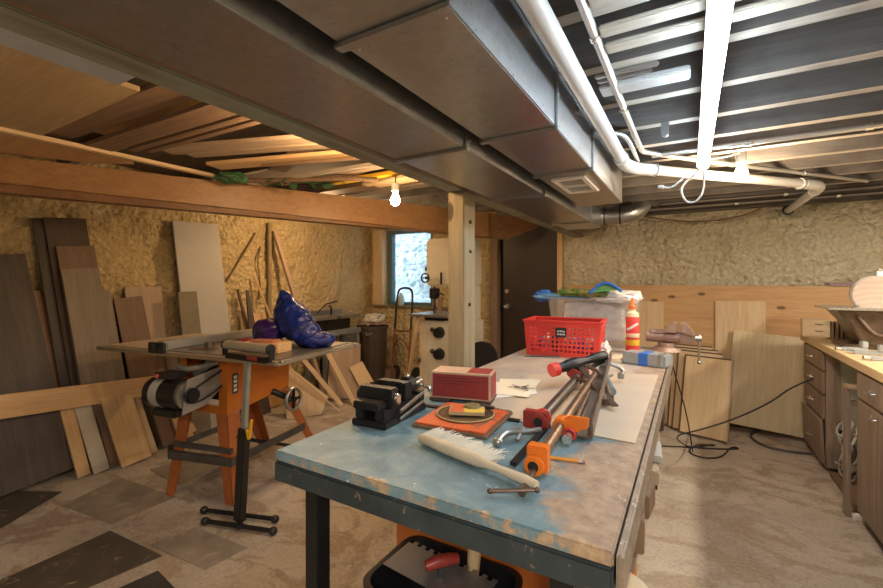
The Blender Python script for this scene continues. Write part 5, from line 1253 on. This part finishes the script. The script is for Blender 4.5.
beam_obj('stick', 'light wood stick leaning from the floor to the band saw table', 'stick', P(405,401,z=0)+Vector((0,0,.01)), Vector((bx+.005,by-.045,.955)), .030, .045, W['pine_light'])
o = M().tube([(bx+.17,by+.08,.992),(bx+.172,by+.08,1.08),(bx+.18,by+.09,1.15)], lambda t: .018+.008*t, 10).build('wooden_peg', W['mould'], None, smooth=True); tag(o, 'short brown wooden peg standing on the band saw table', 'peg')
blk('small stack of boards at the foot of the band saw', (-2.62,3.30,.001),(-2.36,3.38,.03), W['mould_l'], 'offcut', 'offcut', 10)
o = M().lathe((-3.40,YB-.02,WZ0+.001),(0,0,1),[(.04,0),(.045,.01),(.045,.11),(.02,.15),(.02,.17)],20).build('glass_jug', flat('pale_jug', (.45,.60,.66), .2), None, smooth=True); tag(o, 'pale blue bottle standing on the window sill', 'bottle')
# ================================================================ RIGHT-HAND BACK WALL
o = M().box((-1.14,4.605,.03),(1.30,4.623,1.257)).build('plywood_sheet', W['ply'], None, bevel=.001); tag(o, 'large knotty plywood sheet fixed along the lower foam wall', 'plywood')
o = M().box((1.303,4.605,.03),(2.28,4.623,1.25)).build('plywood_sheet', W['ply'], None, bevel=.001); tag(o, 'second plywood sheet continuing behind the sander', 'plywood')
struct(M().box((-1.14,4.585,0),(2.28,4.604,.028)).build('baseboard_back', W['walnut']))
o = M().box((.195,4.585,.03),(.56,4.602,1.12)).build('pale_panel', W['ply_pale'], None, bevel=.001); tag(o, 'upright pale plywood panel against the knotty sheet', 'panel')
o = M().box((-.62,4.585,.03),(-.22,4.602,1.10)).build('pale_panel', W['ply_pale'], None, bevel=.001); tag(o, 'pale panel behind the bench vise, left of the upright one', 'panel')
board('plywood_sheet', 'pale greenish plywood sheet leaning at a tilt before the upright panel', 'board', .62, .80, .016, W['ply_green'], (.575,4.40,.03), 3, 11, 5)
dk = flat('dark_edge_banding', (.10,.06,.04), .6)
def doorpanel(label, x, y, yaw, h_=.665, w_=.36, lean=15, mat='ply_pale'):
    t = thing('cabinet_door_panel', label, 'panel', (x,y,0), 0, None)
    mm = Matrix.Translation((x,y,.004)) @ Matrix.Rotation(R(yaw), 4, 'Z') @ Matrix.Rotation(R(-lean), 4, 'X')
    t.location = mm.to_translation(); t.rotation_euler = mm.to_euler()
    M().box((-w_/2+.012,-.009,.012),(w_/2-.012,.009,h_-.012)).build('panel_face', W[mat], t, local=True)
    M().box((-w_/2,-.010,0),(-w_/2+.0118,.010,h_)).build('edge_strip', dk, t, local=True)
    M().box((w_/2-.0118,-.010,0),(w_/2,.010,h_)).build('edge_strip', W['mould_l'], t, local=True)
    M().box((-w_/2+.012,-.010,h_-.0118),(w_/2-.012,.010,h_)).build('edge_strip', dk, t, local=True)
    M().box((-w_/2+.012,-.010,0),(w_/2-.012,.010,.0118)).build('edge_strip', dk, t, local=True)
doorpanel('front pale plywood door panel of the leaning stack by the workbench', .085, 4.12, -16, .67)
doorpanel('second door panel in the leaning stack, edge showing left of the front one', .03, 4.19, -15, .70)
doorpanel('third door panel in the leaning stack', -.005, 4.235, -13, .72)
doorpanel('hindmost door panel in the leaning stack against the wall', -.05, 4.29, -10, .74, .40)

# cords on the floor
blackc = flat('black_cord', (.02,.02,.022), .5)
def cord(label, pts, r=.0055, mat=blackc, name='power_cord', cat='cord', sm=2):
    o = M().tube(pts, r, 8, smooth=sm).build(name, mat, None, smooth=True); tag(o, label, cat)
F_ = lambda u, v: P(u, v, z=.007)
cord('black cord looping on the floor by the door panels then rising to the bench', [F_(662,446),F_(690,447),F_(716,449),F_(742,449),F_(731,446),F_(722,458),F_(700,458),F_(687,451),F_(697,444),F_(716,446),F_(712,444),F_(690,449),P(672,436,Y=3.8),P(700,430,Y=3.85),P(735,419,Y=3.9),P(770,403,Y=3.95),P(790,388,Y=4.0),Vector((.795,4.05,.60))])
cord('dark grey hose curving on the floor in front of the plywood', [F_(812,454),F_(790,452),F_(765,447),F_(749,437),F_(754,431),F_(775,428)], .011, flat('grey_hose', (.07,.07,.075), .5), 'hose', 'hose')
cord('thin black cord hanging on the far end of the workbench', [Vector((-.10,3.115,.75)),Vector((-.02,3.16,.45)),Vector((.02,3.3,.10)),F_(690,433)], .004)

# ================================================================ CABINET BENCH AT THE RIGHT
BX = .79
hn = brightm
def pull(par, y, z, x=BX-.019, r_=.012):
    h = M().tube([(x-.0005,y-.035,z),(x-.022,y-.028,z-.002),(x-.024,y+.028,z-.002),(x-.0005,y+.035,z)], .0045, 8, smooth=1)
    h.cyl((x-.0003,y-.035,z),(x-.003,y-.035,z),.010,n=12).cyl((x-.0003,y+.035,z),(x-.003,y+.035,z),.010,n=12)
    h.build('handle', hn, par, smooth=True)
dc = thing('drawer_cabinet', 'narrow brown cabinet with four drawers at the far end of the right bench', 'cabinet', (1.05,4.07,0))
M().box((BX,3.785,.04),(1.33,4.36,.828)).build('cabinet_body', W['cab'], dc)
M().box((BX+.04,3.79,0),(1.33,4.35,.0395)).build('plinth', blackp, dc)
for k, (z0, z1) in enumerate(((.69,.815),(.53,.68),(.36,.52),(.06,.35))):
    if k < 3: d_ = M().box((BX-.018,3.80,z0),(BX-.001,4.345,z1)).build('drawer', W['cab'], dc, bevel=.003); pull(d_, 4.07, (z0+z1)/2)
    else:
        d_ = M().hexa([(BX-.018,3.80,z0),(BX-.018,4.345,z0),(BX-.001,4.345,z0),(BX-.001,3.80,z0)], [(BX-.030,3.80,z1-.01),(BX-.030,4.345,z1-.01),(BX-.013,4.345,z1),(BX-.013,3.80,z1)]).build('drawer', W['cab'], dc, bevel=.003)
        pull(d_, 4.07, .18, BX-.025)
ct = M().box((BX-.03,2.0,.829),(1.42,4.40,.874)).build('countertop', W['bench'], None, bevel=.003); tag(ct, 'pale wooden worktop over the cabinets at the right', 'worktop')
bc = thing('base_cabinet', 'brown cabinet with drawer and door at the right edge, below the worktop', 'cabinet', (1.05,2.6,0))
M().box((BX,2.02,.06),(1.33,3.12,.828)).build('cabinet_body', W['cab'], bc)
M().box((BX+.05,2.03,0),(1.33,3.11,.0595)).build('plinth', blackp, bc)
d_ = M().box((BX-.018,2.60,.68),(BX-.001,3.10,.815)).build('drawer', W['cab'], bc, bevel=.003); pull(d_, 2.86, .75)
d_ = M().box((BX-.018,2.60,.07),(BX-.001,3.10,.665)).build('door', W['cab'], bc, bevel=.003); pull(d_, 2.84, .63)
d_ = M().box((BX-.018,2.04,.07),(BX-.001,2.59,.815)).build('door', W['cab'], bc, bevel=.003)
ofm = thing('open_cabinet_frame', 'thin upright brown frame standing in front of the open bay of the bench', 'frame', (.76,3.17,0))
M().box((.738,3.15,.0),(.762,3.20,.71)).build('stile', W['cab'], ofm, bevel=.002)
M().box((.738,3.13,.7105),(.80,3.20,.725)).build('top_cap', W['mould_l'], ofm)
for z_ in (.61,.25): M().box((.7625,3.16,z_),(BX+.03,3.185,z_+.03)).build('rail', W['cab'], ofm)
M().box((.765,3.13,.0),(.80,3.18,.02)).build('foot', whitep, ofm)
# the open bay: green-grey sheet, bag and heap of cables
o = M().box((.86,3.755,.04),(1.30,3.782,.80)).build('bay_panel', flat('grey_green_panel', (.24,.25,.20), .6), None); tag(o, 'grey green panel closing the open bay beside the drawers', 'panel')
o = M().box((.80,3.19,.001),(1.30,3.74,.035)).build('bay_floor_board', W['mould'], None); tag(o, 'low board on the floor of the open bay', 'board')
o = bagmesh((1.02,3.60,.17), .10, .09, .13, 6, 4, .25).build('plastic_bag', flat('teal_bag', (.16,.28,.27), .25, trans=.2), None, smooth=True); tag(o, 'pale teal plastic bag lying in the open bay behind the cables', 'bag')
random.seed(12)
cols = [('grey_cable', (.34,.34,.33)), ('white_cable', (.60,.58,.52)), ('black_cable', (.03,.03,.03)), ('pale_grey_cable', (.45,.46,.44))]
for k in range(8):
    nm, cl = cols[k % 4]; cx, cy, cz = .845+random.uniform(-.01,.03), 3.60+random.uniform(-.09,.06), .17+.028*k
    pts = []
    for i in range(13):
        a_ = 2*math.pi*i/9 + k; rr_ = .065+.02*random.random()
        pts.append(Vector((cx+.030*math.cos(a_*1.7+k), cy+rr_*math.cos(a_), max(.05, cz-.03+ (.09+.02*random.random())*math.sin(a_)))))
    ords = ['grey cable at the bottom of the heap','white cable low in the heap','black cable low in the heap','pale grey cable in the middle of the heap','second grey cable in the heap','second white cable near the top of the heap','black cable near the top of the heap','pale cable topmost in the heap']
    cord(ords[k] + ' spilling from the open bay', pts, .0065, flat(nm, cl, .45), 'cable', 'cable')
# on the worktop
hb = thing('pine_block', 'pale pine block with two slots, overhanging the corner of the worktop', 'block', (.80,4.15,.875))
M().box((.725,4.11,.885),(.88,4.20,1.015)).build('block_body', wood('block_pine', (.74,.58,.36), (.84,.70,.48), 'x'), hb, bevel=.002)
for z_ in (.925,.975): M().box((.795,4.1085,z_),(.84,4.1098,z_+.008)).build('slot', W['mould'], hb)
M().box((.76,4.12,.8745),(.86,4.19,.8845)).build('block_foot', W['pine_light'], hb)
tan2 = W['mould']
for k in range(5):
    o = M().box((.885+k*.026,4.12,.8745),(.903+k*.026,4.20,1.0)).build('wood_slice', tan2, None, bevel=.004); tag(o, ['leftmost','second','middle','fourth','rightmost'][k] + ' of the five brown wood slices right of the pine block', 'wood slice', 'wood slices on the worktop')
sn = thing('disc_sander', 'bench sander with round disc and flat steel table on the right worktop', 'sander', (1.02,3.75,.875))
mach = flat('brown_machine', (.13,.095,.07), .35, .6, .3, 22)
M().box((.84,3.62,.8745),(1.35,3.90,.90)).build('base', mach, sn, bevel=.004)
M().prism([(.93,3.60,.9005),(1.34,3.60,.9005),(1.34,3.60,1.115),(.80,3.60,1.115),(.86,3.60,1.04)], (0,.28,0)).build('body', mach, sn, bevel=.008)
M().prism([(.745,3.50,1.12),(1.40,3.50,1.12),(1.40,3.95,1.12),(.745,3.88,1.12)], (0,0,.014)).build('work_table', brightm, sn, bevel=.002)
ringm, nt, p = newmat('worn_disc_paper'); wv = nt.nodes.new('ShaderNodeTexWave'); wv.wave_type = 'RINGS'; wv.rings_direction = 'Y'; wv.inputs['Scale'].default_value = 9; wv.inputs['Distortion'].default_value = 3
nt.links.new(_coords(nt, (1,1,1)), wv.inputs['Vector']); nt.links.new(_ramp(nt, wv.outputs['Fac'], [(0,(.44,.33,.27)),(1,(.50,.39,.32))]), p.inputs['Base Color']); p.inputs['Roughness'].default_value = .7
dn = Vector((-.15,-1,0)).normalized(); dcn = Vector((1.01,3.70,1.215))
M().cyl(dcn, dcn-dn*.012, .108, n=40).build('sanding_disc', ringm, sn)
M().cyl(dcn-dn*.0125, dcn-dn*.075, .118, n=40).build('disc_housing', W['white_b'], sn, bevel=.004)
M().box((1.02,3.72,1.33),(1.07,3.78,1.36)).build('top_bracket', whitep, sn, bevel=.004)
M().tube([(1.01,3.735,1.35),(1.035,3.735,1.375),(1.065,3.74,1.36)], .008, 8).build('top_latch', brightm, sn, smooth=True)
M().cyl((1.07,3.599,1.0),(1.07,3.55,1.0),.045,n=24).build('motor_boss', greym, sn, bevel=.004)
M().tube([(.90,3.59,1.08),(.96,3.57,.98),(1.02,3.58,.96)], .014, 8, smooth=1).build('arm', rustm, sn, smooth=True)
o = M().prism([(.86,4.30,1.262),(1.2,4.30,1.262),(1.2,4.34,1.262),(.83,4.33,1.268)], (0,0,.02)).build('purple_strip', flat('purple_strip', (.30,.18,.22), .6), None)
tag(o, 'thin purple strip showing behind the sanding disc', 'strip'); o.location = (o.location.x+.12, 4.60, o.location.z)
lg = flat('light_blue_grey', (.42,.46,.50), .35, .4)
def gclamp(label, x, y, yaw, l_=.14):
    t = thing('bar_clamp', label, 'clamp', (x,y,.8745), R(yaw))
    M().box((-l_/2,-.012,.001),(l_/2,.012,.022)).build('bar', lg, t, bevel=.003, local=True)
    M().box((l_/2-.03,-.02,.0225),(l_/2,.02,.06)).build('jaw', lg, t, bevel=.004, local=True)
    M().cyl((-l_/2,0,.012),(-l_/2-.03,0,.012),.011,n=12).build('screw', brightm, t, local=True)
gclamp('light grey clamp lying on the worktop, farthest of three before the sander', .86, 3.50, 10, .12)
gclamp('light grey clamp on the worktop, middle of three before the sander', .89, 3.36, -5, .13)
gclamp('light grey clamp on the worktop, nearest the camera', .90, 3.14, 12, .14)
o = M().box((.93,3.17,.8745),(.985,3.22,.98)).build('metal_stop', lg, None, bevel=.004); tag(o, 'upright grey metal stop standing among the clamps', 'metal stop')
# ================================================================ groups of repeats
GR = {'board':'boards leaning on the left wall','offcut':'wood offcuts leaning and lying at the left','stick':'loose wood sticks','stored_board':'boards stored overhead above the beam',
 'cabinet_door_panel':'door panels stacked on edge by the workbench','pipe_clamp':'pipe clamps piled on the workbench','hand_clamp':'hand clamps piled on the workbench','conduit':'metal conduits under the joists',
 'light_bulb':'bare light bulbs','air_duct':'galvanised air ducts','floor_tile':'old floor tile remnants','cable':'cables heaped in the open bay','lath':'laths under the joists','metal_channel':'metal channels under the joists',
 'wood_block':'wood blocks around the workshop','plywood_sheet':'plywood sheets on the back wall','pale_panel':'pale panels against the back wall','steel_bar':'steel bars on the workbench','power_cord':'power cords'}
for o in scene.objects:
    if o.parent is None and o.get('label') and not o.get('group'):
        base = o.name.split('.')[0]
        if base in GR and not (base == 'cable' and 'heap' not in o['label']): o['group'] = GR[base]
    if o.get('label') and 'clamp on the worktop' in o['label'] or (o.get('label') and 'light grey clamp' in o['label']): o['group'] = 'grey clamps on the right worktop'
for o in scene.objects:
    if o.get('label') and ('short row' in o['label'] or 'orange tan' in o['label']): o['group'] = 'short offcuts under the pine board'
